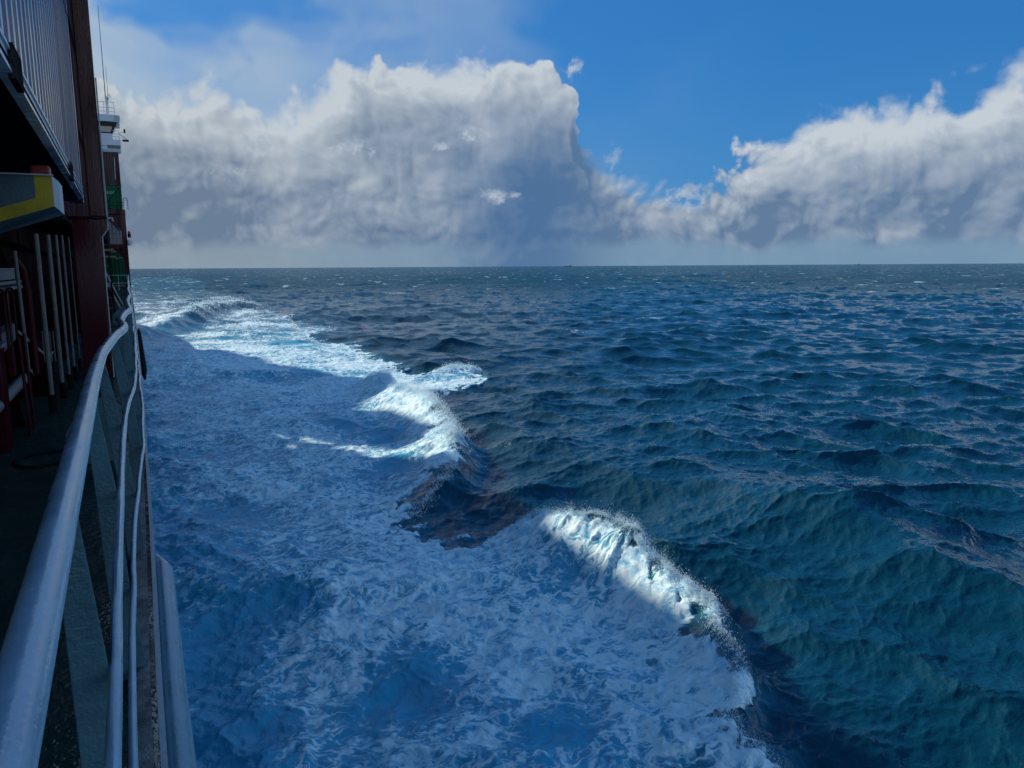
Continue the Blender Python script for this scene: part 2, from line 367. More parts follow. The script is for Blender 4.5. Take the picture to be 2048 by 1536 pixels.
    # whitecaps where the surface folds
    J = (1-ch*(a1*f1+1.1*a2*f2))*(1-ch*(b1*f1+1.1*b2*f2)) - (ch*(c1*f1+1.1*c2*f2))**2
    cap = sstep(0.16, -0.30, J) if False else 1-sstep(-0.12, 0.34, J)
    cap = cap*sstep(18, 45, r)*sstep(0.05, 0.5, h1)*(1-sstep(400, 900, r))
    foam = np.maximum(foam, 0.85*cap)
    for (cx, cy, a, rx, ry, am) in WHITECAPS:
        m = (np.abs(x-cx) < 40) & (np.abs(y-cy) < 40)
        if not m.any(): continue
        c, s = math.cos(R(a)), math.sin(R(a)); u = c*(x[m]-cx)-s*(y[m]-cy); v = s*(x[m]-cx)+c*(y[m]-cy)
        g = np.exp(-(u/rx)**2-(v/ry)**2); foam[m] = np.maximum(foam[m], am*g); z[m] = z[m]+0.5*am*np.exp(-(u/(1.4*rx))**2-((v-.3)/(1.6*ry))**2)
    return X, Y, z, foam, aer

def build_sea():
    r = [7.0]
    while r[-1] < 26000:
        q = r[-1]; ratio = 0.0042 if q < 60 else (0.0042+(0.010-0.0042)*min(1, (q-60)/300) if q < 900 else 0.028)
        r.append(q*(1+ratio))
    r = np.array(r)
    az = np.concatenate([np.arange(-180, -14, 4.0), np.arange(-14, -9, 0.5), np.arange(-9.0, 62.0, 0.085), np.arange(62, 70, .5), np.arange(70, 180.1, 4.0)])
    az = np.radians(az)
    RR, AA = np.meshgrid(r, az, indexing='ij')
    x = (RR*np.sin(AA)).ravel().astype(np.float64); y = (RR*np.cos(AA)).ravel().astype(np.float64); rr = RR.ravel()
    X, Y, Z, foam, aer = sea_fields(x, y, rr)
    nr, na = len(r), len(az)
    idx = np.arange(nr*na).reshape(nr, na)
    quads = np.stack([idx[:-1, :-1], idx[:-1, 1:], idx[1:, 1:], idx[1:, :-1]], -1).reshape(-1, 4)[:, ::-1]
    me = np_mesh('sea', np.stack([X, Y, Z], -1), quads)
    for nm, arr in (('foam', foam), ('aer', aer), ('lod', sstep(70, 500, rr))):
        at = me.attributes.new(nm, 'FLOAT', 'POINT'); at.data.foreach_set('value', arr.astype(np.float32))
    o = link('sea', me, sea_material()); tag(o, kind='structure')
    return o

def sea_material():
    m, T, out = new_mat('sea_water')
    att = lambda n: T.add('ShaderNodeAttribute', attribute_name=n).outputs['Fac']
    foam, aer, lod = att('foam'), att('aer'), att('lod')
    P = T.add('ShaderNodeTexCoord').outputs['Object']
    P2 = T.v('MULTIPLY', P, (1, 1, 0.0))
    # ---- foam pattern
    w = T.v('SUBTRACT', T.noise(P2, 0.8, 3, 0.6, color=True, dim='2D'), (0.5, 0.5, 0.5))
    pw = T.v('ADD', P2, T.v('SCALE', w, scale=0.9))
    fine = T.noise(pw, 2.6, 6, 0.66, dim='2D')
    def ridge(v_, sc, det):                       # thin bright threads where the noise crosses its mean
        n = T.noise(v_, sc, det, 0.55, dim='2D')
        return T.m('SUBTRACT', 1.0, T.m('MINIMUM', T.m('MULTIPLY', T.m('ABSOLUTE', T.m('SUBTRACT', n, 0.5)), 7.5), 1.0))
    rg1 = ridge(pw, 0.95, 3); rg2 = ridge(T.v('ADD', pw, (13.0, 5.0, 0.0)), 2.7, 3)
    threads = T.m('MAXIMUM', rg1, T.m('MULTIPLY', rg2, 0.85))
    pat = T.m('ADD', T.m('MULTIPLY', fine, 0.66), T.m('MULTIPLY', threads, 0.28))
    lvl = T.m('SUBTRACT', T.m('ADD', pat, T.m('MULTIPLY', foam, 0.58)), 0.97)
    cover = T.m('MULTIPLY', T.ramp(lvl, -0.10, 0.16), T.ramp(foam, 0.02, 0.22))
    # far whitecaps
    wc = T.noise(T.v('MULTIPLY', P2, (1.0, 1.0, 1.0)), 0.085, 5, 0.62, dim='2D')
    caps = T.m('MULTIPLY', T.ramp(wc, 0.655, 0.70), T.ramp(lod, 0.5, 1.0))
    cover = T.m('MAXIMUM', cover, T.m('MULTIPLY', caps, 0.7))
    # ---- ripples
    r1 = T.noise(P, 1.6, 4, 0.6, dist=0.3); r2 = T.noise(T.v('MULTIPLY', P, (1.0, 1.0, 1.0)), 0.30, 4, 0.62)
    rip = T.m('ADD', T.m('MULTIPLY', r1, 0.11), T.m('MULTIPLY', T.m('MULTIPLY', r2, 2.2), T.m('ADD', 0.06, lod)))
    bw = T.add('ShaderNodeBump'); T.put(bw.inputs['Strength'], 0.9); T.put(bw.inputs['Distance'], 1.0); T.put(bw.inputs['Height'], rip)
    wb = T.add('ShaderNodeBsdfPrincipled')
    T.put(wb.inputs['Base Color'], T.mix(T.m('MULTIPLY', aer, 0.75), (0.0020, 0.044, 0.080), (0.060, 0.420, 0.600)))
    T.put(wb.inputs['Roughness'], T.m('ADD', 0.03, T.m('MULTIPLY', lod, 0.07))); T.put(wb.inputs['IOR'], 1.333); T.put(wb.inputs['Specular IOR Level'], T.m('SUBTRACT', 0.5, T.m('MULTIPLY', lod, 0.42)))
    T.put(wb.inputs['Normal'], bw.outputs[0])
    # far off, the unresolved wave faces hide most of the grazing mirror: mix towards the water's own colour
    wd = T.add('ShaderNodeBsdfDiffuse'); T.put(wd.inputs['Color'], T.mix(aer, (0.004, 0.085, 0.150), (0.060, 0.420, 0.640))); T.put(wd.inputs['Normal'], bw.outputs[0])
    wm = T.add('ShaderNodeMixShader'); T.put(wm.inputs[0], T.m('MAXIMUM', T.m('MULTIPLY', lod, 0.5), T.m('MULTIPLY', aer, 0.55))); T.l.new(wb.outputs[0], wm.inputs[1]); T.l.new(wd.outputs[0], wm.inputs[2])
    # ---- froth
    bf = T.add('ShaderNodeBump'); T.put(bf.inputs['Strength'], 0.6); T.put(bf.inputs['Distance'], 0.12); T.put(bf.inputs['Height'], pat)
    fbs = T.add('ShaderNodeBsdfPrincipled')
    T.put(fbs.inputs['Base Color'], T.mix(T.ramp(pat, 0.38, 0.60), (0.34, 0.68, 0.84), (0.77, 0.98, 1.0)))
    T.put(fbs.inputs['Roughness'], 0.75); T.put(fbs.inputs['Specular IOR Level'], 0.25); T.put(fbs.inputs['Normal'], bf.outputs[0])
    mx = T.add('ShaderNodeMixShader'); T.put(mx.inputs[0], cover); T.l.new(wm.outputs[0], mx.inputs[1]); T.l.new(fbs.outputs[0], mx.inputs[2])
    T.l.new(mx.outputs[0], out.inputs[0])
    return m
sea = build_sea()

# ------------------------------------------------------------------ mesh builder for the ship
class MB:
    def __init__(self): self.v = []; self.f = []; self.mi = []; self.cur = 0
    def poly(self, pts):
        b = len(self.v); self.v += [tuple(p) for p in pts]; self.f.append(tuple(range(b, b+len(pts)))); self.mi.append(self.cur)
    def box(self, x0, x1, y0, y1, z0, z1):
        b = len(self.v)
        self.v += [(x0, y0, z0), (x1, y0, z0), (x1, y1, z0), (x0, y1, z0), (x0, y0, z1), (x1, y0, z1), (x1, y1, z1), (x0, y1, z1)]
        for q in ((0, 3, 2, 1), (4, 5, 6, 7), (0, 1, 5, 4), (1, 2, 6, 5), (2, 3, 7, 6), (3, 0, 4, 7)):
            self.f.append(tuple(b+i for i in q)); self.mi.append(self.cur)
        return self
    def prism(self, poly, axis, a0, a1):
        """extrude a 2D polygon along axis ('x': poly is (y,z), 'y': (x,z), 'z': (x,y))"""
        mk = {'x': lambda p, a: (a, p[0], p[1]), 'y': lambda p, a: (p[0], a, p[1]), 'z': lambda p, a: (p[0], p[1], a)}[axis]
        n = len(poly); b = len(self.v)
        self.v += [mk(p, a0) for p in poly] + [mk(p, a1) for p in poly]
        area = sum(poly[i][0]*poly[(i+1) % n][1]-poly[(i+1) % n][0]*poly[i][1] for i in range(n))
        flip = (area > 0) == (axis == 'y')
        lo = tuple(range(b, b+n)); hi = tuple(range(b+n, b+2*n))
        fs = [lo[::-1], hi] + [(b+i, b+(i+1) % n, b+n+(i+1) % n, b+n+i) for i in range(n)]
        for q in fs: self.f.append(q[::-1] if flip else q); self.mi.append(self.cur)
        return self
    def tube(self, path, r, seg=8, sx=1.0, sz=1.0, caps=True):
        P = [Vector(p) for p in path]; n = len(P); b = len(self.v)
        rr = r if hasattr(r, '__len__') else [r]*n
        t0 = (P[1]-P[0]).normalized(); up = Vector((0, 0, 1)) if abs(t0.z) < 0.9 else Vector((1, 0, 0))
        for i in range(n):
            t = ((P[min(i+1, n-1)]-P[max(i-1, 0)])).normalized()
            s = t.cross(up).normalized(); u = s.cross(t).normalized()
            for k in range(seg):
                a = 2*math.pi*k/seg
                self.v.append(tuple(P[i]+s*(math.cos(a)*rr[i]*sx)+u*(math.sin(a)*rr[i]*sz)))
        for i in range(n-1):
            for k in range(seg):
                k2 = (k+1) % seg
                self.f.append((b+i*seg+k, b+i*seg+k2, b+(i+1)*seg+k2, b+(i+1)*seg+k)); self.mi.append(self.cur)
        if caps:
            self.f.append(tuple(b+k for k in range(seg))[::-1]); self.mi.append(self.cur)
            self.f.append(tuple(b+(n-1)*seg+k for k in range(seg))); self.mi.append(self.cur)
        return self
    def bar(self, a, b, w, h):
        """rectangular bar from a to b"""
        a, b = Vector(a), Vector(b); t = (b-a).normalized(); up = Vector((0, 0, 1)) if abs(t.z) < 0.9 else Vector((0, 1, 0))
        s = t.cross(up).normalized()*w/2; u = s.cross(t).normalized()*h/2
        base = len(self.v)
        self.v += [tuple(p+q) for p in (a, b) for q in (-s-u, s-u, s+u, -s+u)]
        for q in ((0, 1, 2, 3), (7, 6, 5, 4), (0, 4, 5, 1), (1, 5, 6, 2), (2, 6, 7, 3), (3, 7, 4, 0)):
            self.f.append(tuple(base+i for i in q)); self.mi.append(self.cur)
        return self
    def build(self, name, mat, parent=None, smooth=False, bevel=0.0):
        me = bpy.data.meshes.new(name); me.from_pydata(self.v, [], self.f)
        mats = mat if isinstance(mat, (list, tuple)) else [mat]
        for q in mats: me.materials.append(q)
        me.polygons.foreach_set('material_index', self.mi)
        if smooth: me.polygons.foreach_set('use_smooth', [True]*len(self.f))
        me.update()
        o = link(name, me, None, parent)
        if smooth:
            try: me.set_sharp_from_angle(angle=R(40))
            except Exception: pass
        if bevel: b = o.modifiers.new('bevel', 'BEVEL'); b.width = bevel; b.segments = 2; b.limit_method = 'ANGLE'
        return o

_mats = {}
def paint(name, col, rough=0.45, wear=0.25, rust=0.0, scale=3.0, bump=0.15, col2=None, streak=False, wet=0.0, spec=0.5, gloss=0.0):
    """worn marine paint: patchy tone, fine orange-peel relief, optional rust stains and water film"""
    if name in _mats: return _mats[name]
    m, T, out = new_mat(name)
    P = T.add('ShaderNodeTexCoord').outputs['Object']
    PS = T.v('MULTIPLY', P, (1, 1, 0.18)) if streak else P
    n1 = T.noise(PS, scale, 5, 0.62); n2 = T.noise(P, scale*14, 3, 0.6)
    dark = tuple(c*(1-wear) for c in col); light = tuple(min(1, c*(1+wear*0.8)) for c in col) if col2 is None else col2
    c = T.mix(T.ramp(n1, 0.3, 0.7), dark, light)
    if rust:
        rs = T.ramp(T.noise(T.v('ADD', PS, (7, 3, 1)), scale*1.7, 6, 0.65), 0.62-0.12*rust, 0.72)
        c = T.mix(T.m('MULTIPLY', rs, 0.8*rust), c, (0.10, 0.035, 0.015))
    b = T.add('ShaderNodeBsdfPrincipled'); T.put(b.inputs['Base Color'], c)
    ro = T.ramp(n1, 0.25, 0.75, max(0.05, rough-0.12), min(1, rough+0.12))
    if wet: ro = T.mixf(T.ramp(n1, 0.40, 0.55), ro, 0.06)
    T.put(b.inputs['Roughness'], ro); b.inputs['Specular IOR Level'].default_value = spec
    bu = T.add('ShaderNodeBump'); T.put(bu.inputs['Strength'], bump); T.put(bu.inputs['Distance'], 0.01)
    T.put(bu.inputs['Height'], T.m('ADD', n2, T.m('MULTIPLY', n1, 1.5))); T.put(b.inputs['Normal'], bu.outputs[0])
    sh = b.outputs[0]
    if gloss:                                    # even water sheen instead of a strong grazing mirror
        gl = T.add('ShaderNodeBsdfGlossy'); T.put(gl.inputs['Roughness'], T.ramp(n1, 0.35, 0.6, 0.35, 0.08)); T.put(gl.inputs['Normal'], bu.outputs[0])
        mx = T.add('ShaderNodeMixShader'); T.put(mx.inputs[0], T.ramp(n1, 0.35, 0.62, gloss*0.3, gloss)); T.l.new(sh, mx.inputs[1]); T.l.new(gl.outputs[0], mx.inputs[2]); sh = mx.outputs[0]
    T.l.new(sh, out.inputs[0]); _mats[name] = m
    return m

M_RAIL = paint('rail_grey_blue', (0.32, 0.48, 0.58), 0.20, 0.14, 0.0, 5.0, 0.10, spec=0.8)
M_PLATE = paint('stanchion_teal', (0.040, 0.130, 0.165), 0.45, 0.25, 0.15, 5.0, 0.45)
M_FEND = paint('fender_pale_blue', (0.20, 0.36, 0.44), 0.30, 0.15, 0.1, 4.0, 0.15)
M_DECK = paint('deck_green', (0.016, 0.046, 0.038), 0.45, 0.45, 0.12, 1.3, 0.6, spec=0.0, gloss=0.20)
M_RED = paint('oxide_red', (0.044, 0.006, 0.011), 0.50, 0.30, 0.20, 2.2, 0.12, streak=True, spec=0.0, gloss=0.03)
M_DRED = paint('dark_oxide_red', (0.013, 0.004, 0.005), 0.60, 0.30, 0.20, 2.2, 0.35, streak=True, spec=0.0, gloss=0.012)
M_HULL = paint('hull_blue_green', (0.020, 0.055, 0.070), 0.4, 0.3, 0.25, 0.8, 0.2, streak=True)
M_STEEL = paint('galvanised_steel', (0.14, 0.145, 0.15), 0.42, 0.25, 0.15, 9.0, 0.3, spec=0.3)
M_BAR = paint('weathered_bar', (0.05, 0.055, 0.05), 0.5, 0.6, 0.5, 9.0, 0.9, col2=(0.30, 0.30, 0.28))
M_BLACK = paint('black_rubber', (0.008, 0.009, 0.012), 0.6, 0.3, 0, 6, 0.3, spec=0.0, gloss=0.02)
M_WHITE = paint('white_paint', (0.62, 0.66, 0.70), 0.4, 0.08, 0.12, 1.5, 0.1, streak=True)
M_BLUEG = paint('beam_blue_grey', (0.060, 0.115, 0.150), 0.45, 0.2, 0.1, 4, 0.3)
M_YEL = paint('beam_yellow', (0.42, 0.33, 0.012), 0.45, 0.2, 0.25, 5, 0.3)
M_PALE = paint('pale_edge_paint', (0.40, 0.46, 0.47), 0.4, 0.15, 0.2, 6, 0.2)
M_CRED = paint('casting_red', (0.23, 0.016, 0.022), 0.45, 0.3, 0.2, 7, 0.3)
M_HAND = paint('handrail_yellow', (0.33, 0.25, 0.07), 0.5, 0.2, 0.3, 7, 0.2)

def zc(z): return z + H          # heights in the ship block are given from eye level

EDGE = [(-14, -1.4), (-6, -0.25), (-2, -0.02), (2.5, 0.0), (4.6, 0.035), (8.5, 0.08), (12, 0.12), (24, 0.21), (45, 0.34), (66, 0.42), (110, 0.50), (130, 0.40), (142, -0.3), (150, -2.2)]
def E_(y): return float(np.interp(y, [a for a, b in EDGE], [b for a, b in EDGE]))
YS = sorted(set([float(q) for q in np.arange(-14, 30, 1.0)] + [float(q) for q in np.arange(30, 151, 4.0)] + [150.0]))
DK = zc(-1.56)

ship = empty('container_ship', (-9.0, 60.0, 0.0))
tag(ship, 'container ship with grey-blue side railing, wet green deck and dark red steelwork', 'ship')

def build_ship():
    # hull shell, port and starboard, and the deck plate
    h = MB(); n = len(YS)
    prof = lambda y: [(E_(y)+0.001, DK-0.02), (E_(y)-0.02, DK-0.9), (E_(y)-0.12*(y < 40)-0.05, 4.0), (E_(y)-0.55*max(0, 1-y/45)-0.05, 0.0), (E_(y)-1.2*max(0, 1-y/45)-0.3, -3.0)]
    for side in (0, 1):
        for i in range(n-1):
            a, b = prof(YS[i]), prof(YS[i+1])
            if side: a = [(-19-x, z) for x, z in a]; b = [(-19-x, z) for x, z in b]
            for k in range(4):
                q = [(a[k][0], YS[i], a[k][1]), (b[k][0], YS[i+1], b[k][1]), (b[k+1][0], YS[i+1], b[k+1][1]), (a[k+1][0], YS[i], a[k+1][1])]
                h.poly(q if side else q[::-1])
    a = prof(150.0); h.poly([(x, 150.0, z) for x, z in a]+[(-19-x, 150.0, z) for x, z in a[::-1]])
    a = prof(-14.0); h.poly(([(x, -14.0, z) for x, z in a]+[(-19-x, -14.0, z) for x, z in a[::-1]])[::-1])
    h.build('hull', M_HULL, ship)
    d = MB()
    for i in range(n-1):
        y0, y1 = YS[i], YS[i+1]
        d.poly([(-19-E_(y0), y0, DK), (E_(y0)-0.004, y0, DK), (E_(y1)-0.004, y1, DK), (-19-E_(y1), y1, DK)])
    d.build('deck', M_DECK, ship)
    # weathered gutter bar and bright sheer edge
    gb, eb = MB(), MB()
    for i in range(n-1):
        y0, y1 = YS[i], YS[i+1]
        if y1 > 120: break
        for (m, a0, a1, z1) in ((gb, -0.090, -0.030, 0.045), (eb, -0.010, 0.010, 0.020)):
            m.poly([(E_(y0)+a0, y0, DK+z1), (E_(y0)+a1, y0, DK+z1), (E_(y1)+a1, y1, DK+z1), (E_(y1)+a0, y1, DK+z1)])
            m.poly([(E_(y0)+a0, y0, DK-.03), (E_(y0)+a0, y0, DK+z1), (E_(y1)+a0, y1, DK+z1), (E_(y1)+a0, y1, DK-.03)])
            m.poly([(E_(y0)+a1, y0, DK+z1), (E_(y0)+a1, y0, DK-.03), (E_(y1)+a1, y1, DK-.03), (E_(y1)+a1, y1, DK+z1)])
    gb.build('gutter_bar', M_BAR, ship); eb.build('sheer_edge', M_PALE, ship)
    # pale half-round fender with a cut end, and the dark one further aft
    f = MB(); ys = [-3, -1, 0, 1, 2, 3, 3.8, 4.35, 4.62]
    f.tube([(E_(y)+0.042-(0.03 if y > 4.5 else 0), y, zc(-1.625)) for y in ys], [.052]*(len(ys)-2)+[.052, .022], 14, sx=1.0, sz=1.5)
    f.build('fender', M_FEND, ship, smooth=True)
    f = MB(); ys = [13.0, 14.0, 18.0, 22.0, 23.5]
    f.tube([(E_(y)+0.05, y, zc(-1.66)) for y in ys], [.02, .05, .05, .05, .02], 10, sz=2.0); f.build('fender', M_BLACK, ship, smooth=True)

    # ---- guard rail: dented top rail, two rods, flat stanchions
    gr = empty('guard_rail', (-0.1, 10.0, DK), ship)
    RAIL = [(-.134, -2.5), (-.134, 0), (-.134, .8), (-.138, 1.5), (-.142, 2.6), (-.145, 3.6), (-.143, 4.42), (-.138, 4.8), (-.115, 5.3), (-.08, 5.92), (-.035, 6.5), (-.025, 7.0), (-.05, 7.7), (-.02, 8.7), (.03, 9.6), (.028, 10.3), (.018, 11.6), (.022, 12.4), (.045, 13.8), (.07, 14.85), (.062, 16.7), (.06, 19.1), (.088, 22.3), (.11, 28.7), (.16, 36), (.20, 44), (.26, 54), (.30, 62)]
    rp = smooth_poly([(x, y, zc(-.46)+0.004*math.sin(y*2.3)) for x, y in RAIL], 10)
    MB().tube(rp, 0.0295, 16).build('top_rail', M_RAIL, gr, smooth=True)
    rx = lambda y: float(np.interp(y, [b for a, b in RAIL], [a for a, b in RAIL]))
    ST = [-1.1, 0.3, 1.7, 3.12, 4.5, 5.72, 6.95, 8.25, 9.6, 11.0, 12.4, 13.8] + [13.8+1.45*k for k in range(1, 33)]
    m1 = lambda y: float(np.interp(y, [-2, 1.7, 3.15, 4.55, 5.75, 6.9, 9, 12, 20, 30, 62], [-.112, -.086, -.08, -.065, -.012, .02, .045, .06, .10, .14, .33]))
    m2 = lambda y: float(np.interp(y, [-2, 1.7, 3.1, 4.43, 5.63, 6.86, 9, 12, 20, 30, 62], [-.08, -.075, -.065, -.03, .025, .045, .065, .085, .13, .17, .36]))
    for (fx, z, r) in ((m1, -.82, .0135), (m2, -1.20, .0115)):
        pts = []
        for i, y in enumerate(ST[:-1]):
            w = random.uniform(-.008, .003) if i > 1 else 0.0; y2 = ST[i+1]
            pts += [(fx(y)+.012, y, zc(z)), (fx(y*.75+y2*.25)+.012+w, y*.75+y2*.25, zc(z)+random.uniform(-.006, .004)), (fx(y*.3+y2*.7)+.012+w, y*.3+y2*.7, zc(z)+random.uniform(-.006, .004))]
        MB().tube(smooth_poly(pts, 3), r, 9).build('mid_rail', M_RAIL, gr, smooth=True)
    for i, y in enumerate(ST):
        xt, x1, x2, xb = rx(y), m1(y), m2(y), E_(y)-.035
        wd = .070
        out_edge = [(xb, DK), (x2, zc(-1.2)), (x1, zc(-.82)), (xt+.022, zc(-.48))]
        in_edge = [(xt-.022, zc(-.48)), (x1-wd, zc(-.82)), (x2-wd*1.05, zc(-1.2)), (xb-wd*1.25, DK)]
        s = MB(); s.prism(out_edge+in_edge, 'y', y-.006, y+.006); s.build('stanchion', M_PLATE, gr, bevel=.0025 if i < 12 else 0)
    # gusset plates with a round hole, inboard of some stanchions
    for y in (0.3, 6.95, 13.8, 23.95):
        g = MB(); xb = E_(y)-.15; x0 = xb-.42; c = (x0+.115, zc(-1.40)); rh = .045
        ring = [(c[0]+rh*math.cos(2*math.pi*k/16), c[1]+rh*math.sin(2*math.pi*k/16)) for k in range(16)]
        outer = []
        shape = [(xb, DK), (xb-.01, zc(-.86)), (xb-.10, zc(-.98)), (x0+.03, zc(-1.24)), (x0, zc(-1.31)), (x0, zc(-1.50)), (x0+.03, DK)]
        for k in range(16):                                   # cast rays from the hole centre to the outline
            a = 2*math.pi*k/16; dx, dz = math.cos(a), math.sin(a); best = None
            for q in range(len(shape)):
                p0, p1 = shape[q], shape[(q+1) % len(shape)]; ex, ez = p1[0]-p0[0], p1[1]-p0[1]; den = dx*ez-dz*ex
                if abs(den) < 1e-9: continue
                t = ((p0[0]-c[0])*ez-(p0[1]-c[1])*ex)/den; u = ((p0[0]-c[0])*dz-(p0[1]-c[1])*dx)/den
                if t > 0 and -1e-6 <= u <= 1+1e-6 and (best is None or t < best): best = t
            outer.append((c[0]+dx*best, c[1]+dz*best))
        for k in range(16):
            k2 = (k+1) % 16
            for yy, fl in ((y-.007, 0), (y+.007, 1)):
                q = [(ring[k][0], yy, ring[k][1]), (outer[k][0], yy, outer[k][1]), (outer[k2][0], yy, outer[k2][1]), (ring[k2][0], yy, ring[k2][1])]
                g.poly(q[::-1] if fl else q)
            g.poly([(ring[k][0], y-.007, ring[k][1]), (ring[k2][0], y-.007, ring[k2][1]), (ring[k2][0], y+.007, ring[k2][1]), (ring[k][0], y+.007, ring[k][1])])
            g.poly([(outer[k][0], y-.007, outer[k][1]), (outer[k][0], y+.007, outer[k][1]), (outer[k2][0], y+.007, outer[k2][1]), (outer[k2][0], y-.007, outer[k2][1])])
        g.build('gusset_plate', M_PLATE, gr)

    # ---- hatch coaming and what stands along it
    c = MB(); c.box(-17.6, -1.30, 0.4, 12.2, DK-.02, zc(.30)); c.box(-17.8, -1.12, 0.2, 12.35, zc(.302), zc(.62))
    c.box(-17.6, -1.45, 13.2, 86.0, DK-.02, zc(.30)); c.box(-17.8, -1.25, 13.0, 86.4, zc(.302), zc(.70))
    c.build('hatch_coaming', M_DRED, ship, bevel=.01)
    for y in (1.6, 3.6, 5.4, 8.9, 11.2, 15.5, 18.5, 21.5, 24.5):
        s = MB(); s.prism([(-1.302, DK), (-.98, DK), (-1.02, zc(-1.3)), (-1.22, zc(.0)), (-1.302, zc(.25))], 'y', y-.012, y+.012); s.build('coaming_bracket', M_DRED, ship)
    # container support beam with its yellow painted end
    b = MB(); yf = 7.4; yb = 7.95; x0, x1, x2 = -1.30, -.462, -.425
    zt, zb1, zb0 = .745, .505, .36
    b.cur = 0
    zy = lambda x, za, zb_: za+(x-x0)/(x1-x0)*(zb_-za)
    zlow = lambda x: zb1-(x1-x)*.34; xs = x1-.125; zmid = lambda x: zlow(x)+.105
    b.poly([(x0, yf, zc(zmid(x0))), (xs, yf, zc(zmid(xs))), (xs, yf, zc(zt)), (x0, yf, zc(zt))])
    b.cur = 1
    b.poly([(x0, yf, zc(zlow(x0))), (x1, yf, zc(zlow(x1))), (xs, yf, zc(zmid(xs))), (x0, yf, zc(zmid(x0)))])
    b.poly([(x1, yf, zc(zlow(x1))), (x1, yf, zc(zt)), (xs, yf, zc(zt)), (xs, yf, zc(zmid(xs)))])
    b.cur = 2
    b.poly([(x1, yf, zc(zlow(x1))), (x2, yf+.10, zc(zlow(x1)-.035)), (x2, yf+.10, zc(zt-.03)), (x1, yf, zc(zt))])
    b.poly([(x2, yf+.10, zc(zlow(x1)-.035)), (x2, yb, zc(zlow(x1)-.035)), (x2, yb, zc(zt-.03)), (x2, yf+.10, zc(zt-.03))])
    b.cur = 0
    b.poly([(x0, yf, zc(zlow(x0))), (x0, yb, zc(zlow(x0)-.05)), (x2, yb, zc(zlow(x1)-.035)), (x2, yf+.10, zc(zlow(x1)-.035)), (x1, yf, zc(zlow(x1)))])
    b.poly([(x0, yf, zc(zt)), (x1, yf, zc(zt)), (x2, yf+.10, zc(zt-.03)), (x2, yb, zc(zt-.03)), (x0, yb, zc(zt))])
    b.poly([(x0, yb, zc(zlow(x0)-.05)), (x0, yb, zc(zt)), (x2, yb, zc(zt-.03)), (x2, yb, zc(zlow(x1)-.035))])
    sb = b.build('support_beam', [M_BLUEG, M_YEL, M_PALE], ship)
    MB().box(-.610, -.475, yf+.02, yf+.20, zc(zt-.01), zc(zt+.085)).build('stacking_cone', M_CRED, sb, bevel=.012)
    MB().bar((x0, yf-.012, zc(zt+.004)), (x1+.01, yf-.012, zc(zt+.004)), .03, .012).build('beam_flange', M_PALE, sb)
    # tall post at the end of the first bay
    p = MB(); p.box(-.60, -.245, 12.5, 13.05, DK, zc(.70)); lower = p.build('lashing_post', M_RED, ship, bevel=.015)
    MB().box(-.365, -.165, 12.52, 12.86, zc(.725), zc(9.4)).build('post_upper', M_RED, lower, bevel=.012)
    MB().box(-.64, -.150, 12.46, 13.0, zc(.698), zc(.724)).build('post_cap', M_DRED, lower)
    p = MB(); p.prism([(-.243, zc(.69)), (-.150, zc(.69)), (-.150, zc(.56)), (-.243, zc(.47))], 'y', 12.52, 12.9); p.build('post_bracket', M_RED, lower)
    MB().tube([(-.232, 12.50, DK), (-.228, 12.50, zc(.45)), (-.148, 12.50, zc(.56)), (-.146, 12.50, zc(2.6))], .010, 7).build('conduit', M_PALE, lower, smooth=True)
    MB().tube([(-.14, 12.46, zc(.70)), (-.09, 12.46, zc(.71)), (-.075, 12.46, zc(.66))], .012, 7).build('hook', M_PALE, lower, smooth=True)
    # upright pipes behind the walkway
    for (x, y, r, z1) in ((-.80, 9.7, .026, .37), (-.76, 10.7, .024, .40), (-.73, 11.5, .018, .43), (-.715, 12.4, .015, .46), (-.70, 13.5, .014, .48)):
        q = MB().tube([(x, y, DK), (x-.004, y, zc(z1))], r, 9).build('upright_pipe', M_STEEL, ship, smooth=True)
        MB().tube([(x, y, DK), (x, y, DK+.20)], r*1.45, 9).build('pipe_socket', M_DRED, q, smooth=True)
    q = MB().tube([(-.93, 9.1, zc(-1.0)), (-.945, 9.1, zc(.18))], .017, 8).build('upright_pipe', M_STEEL, ship, smooth=True)
    q = MB().tube([(-.90, 9.5, zc(-1.1)), (-.905, 9.5, zc(-.25)), (-.93, 9.45, zc(.0)), (-.98, 9.4, zc(.10))], .036, 10).build('curved_pipe', M_RED, ship, smooth=True)
    for k in range(4): MB().box(-.88+.035*k, -.87+.035*k, 10.2, 10.22, zc(-1.05), zc(-.70)).build('cable_clip', M_STEEL, ship)
    # grey channels along the coaming
    ch = MB(); ch.box(-1.27, -1.15, 8.0, 10.85, zc(-.115), zc(-.01)); ch.box(-1.28, -1.13, 8.0, 11.0, zc(-.008), zc(.012)); ch.build('cable_tray', M_STEEL, ship)
    MB().tube([(-1.10, 7.6, zc(-.145)), (-1.10, 11.0, zc(-.145))], .022, 9).build('conduit', M_STEEL, ship, smooth=True)
    MB().box(-1.25, -1.06, 8.0, 10.8, zc(-.215), zc(-.180)).build('cable_tray', M_STEEL, ship)
    MB().prism([(7.0, zc(-.66)), (9.6, zc(-.56)), (9.6, zc(-.72)), (7.0, zc(-.86))], 'x', -1.14, -1.06).build('cable_tray', M_STEEL, ship)
    # inverted-U hand hoops
    for (y0, w) in ((8.2, .5), (8.95, .45)):
        x = -1.03
        MB().tube(smooth_poly([(x, y0, zc(-.80)), (x, y0, zc(-.30)), (x, y0+.06, zc(-.20)), (x, y0+w-.06, zc(-.20)), (x, y0+w, zc(-.30)), (x, y0+w, zc(-.80))], 4), .013, 8).build('hand_hoop', M_RED, ship, smooth=True)
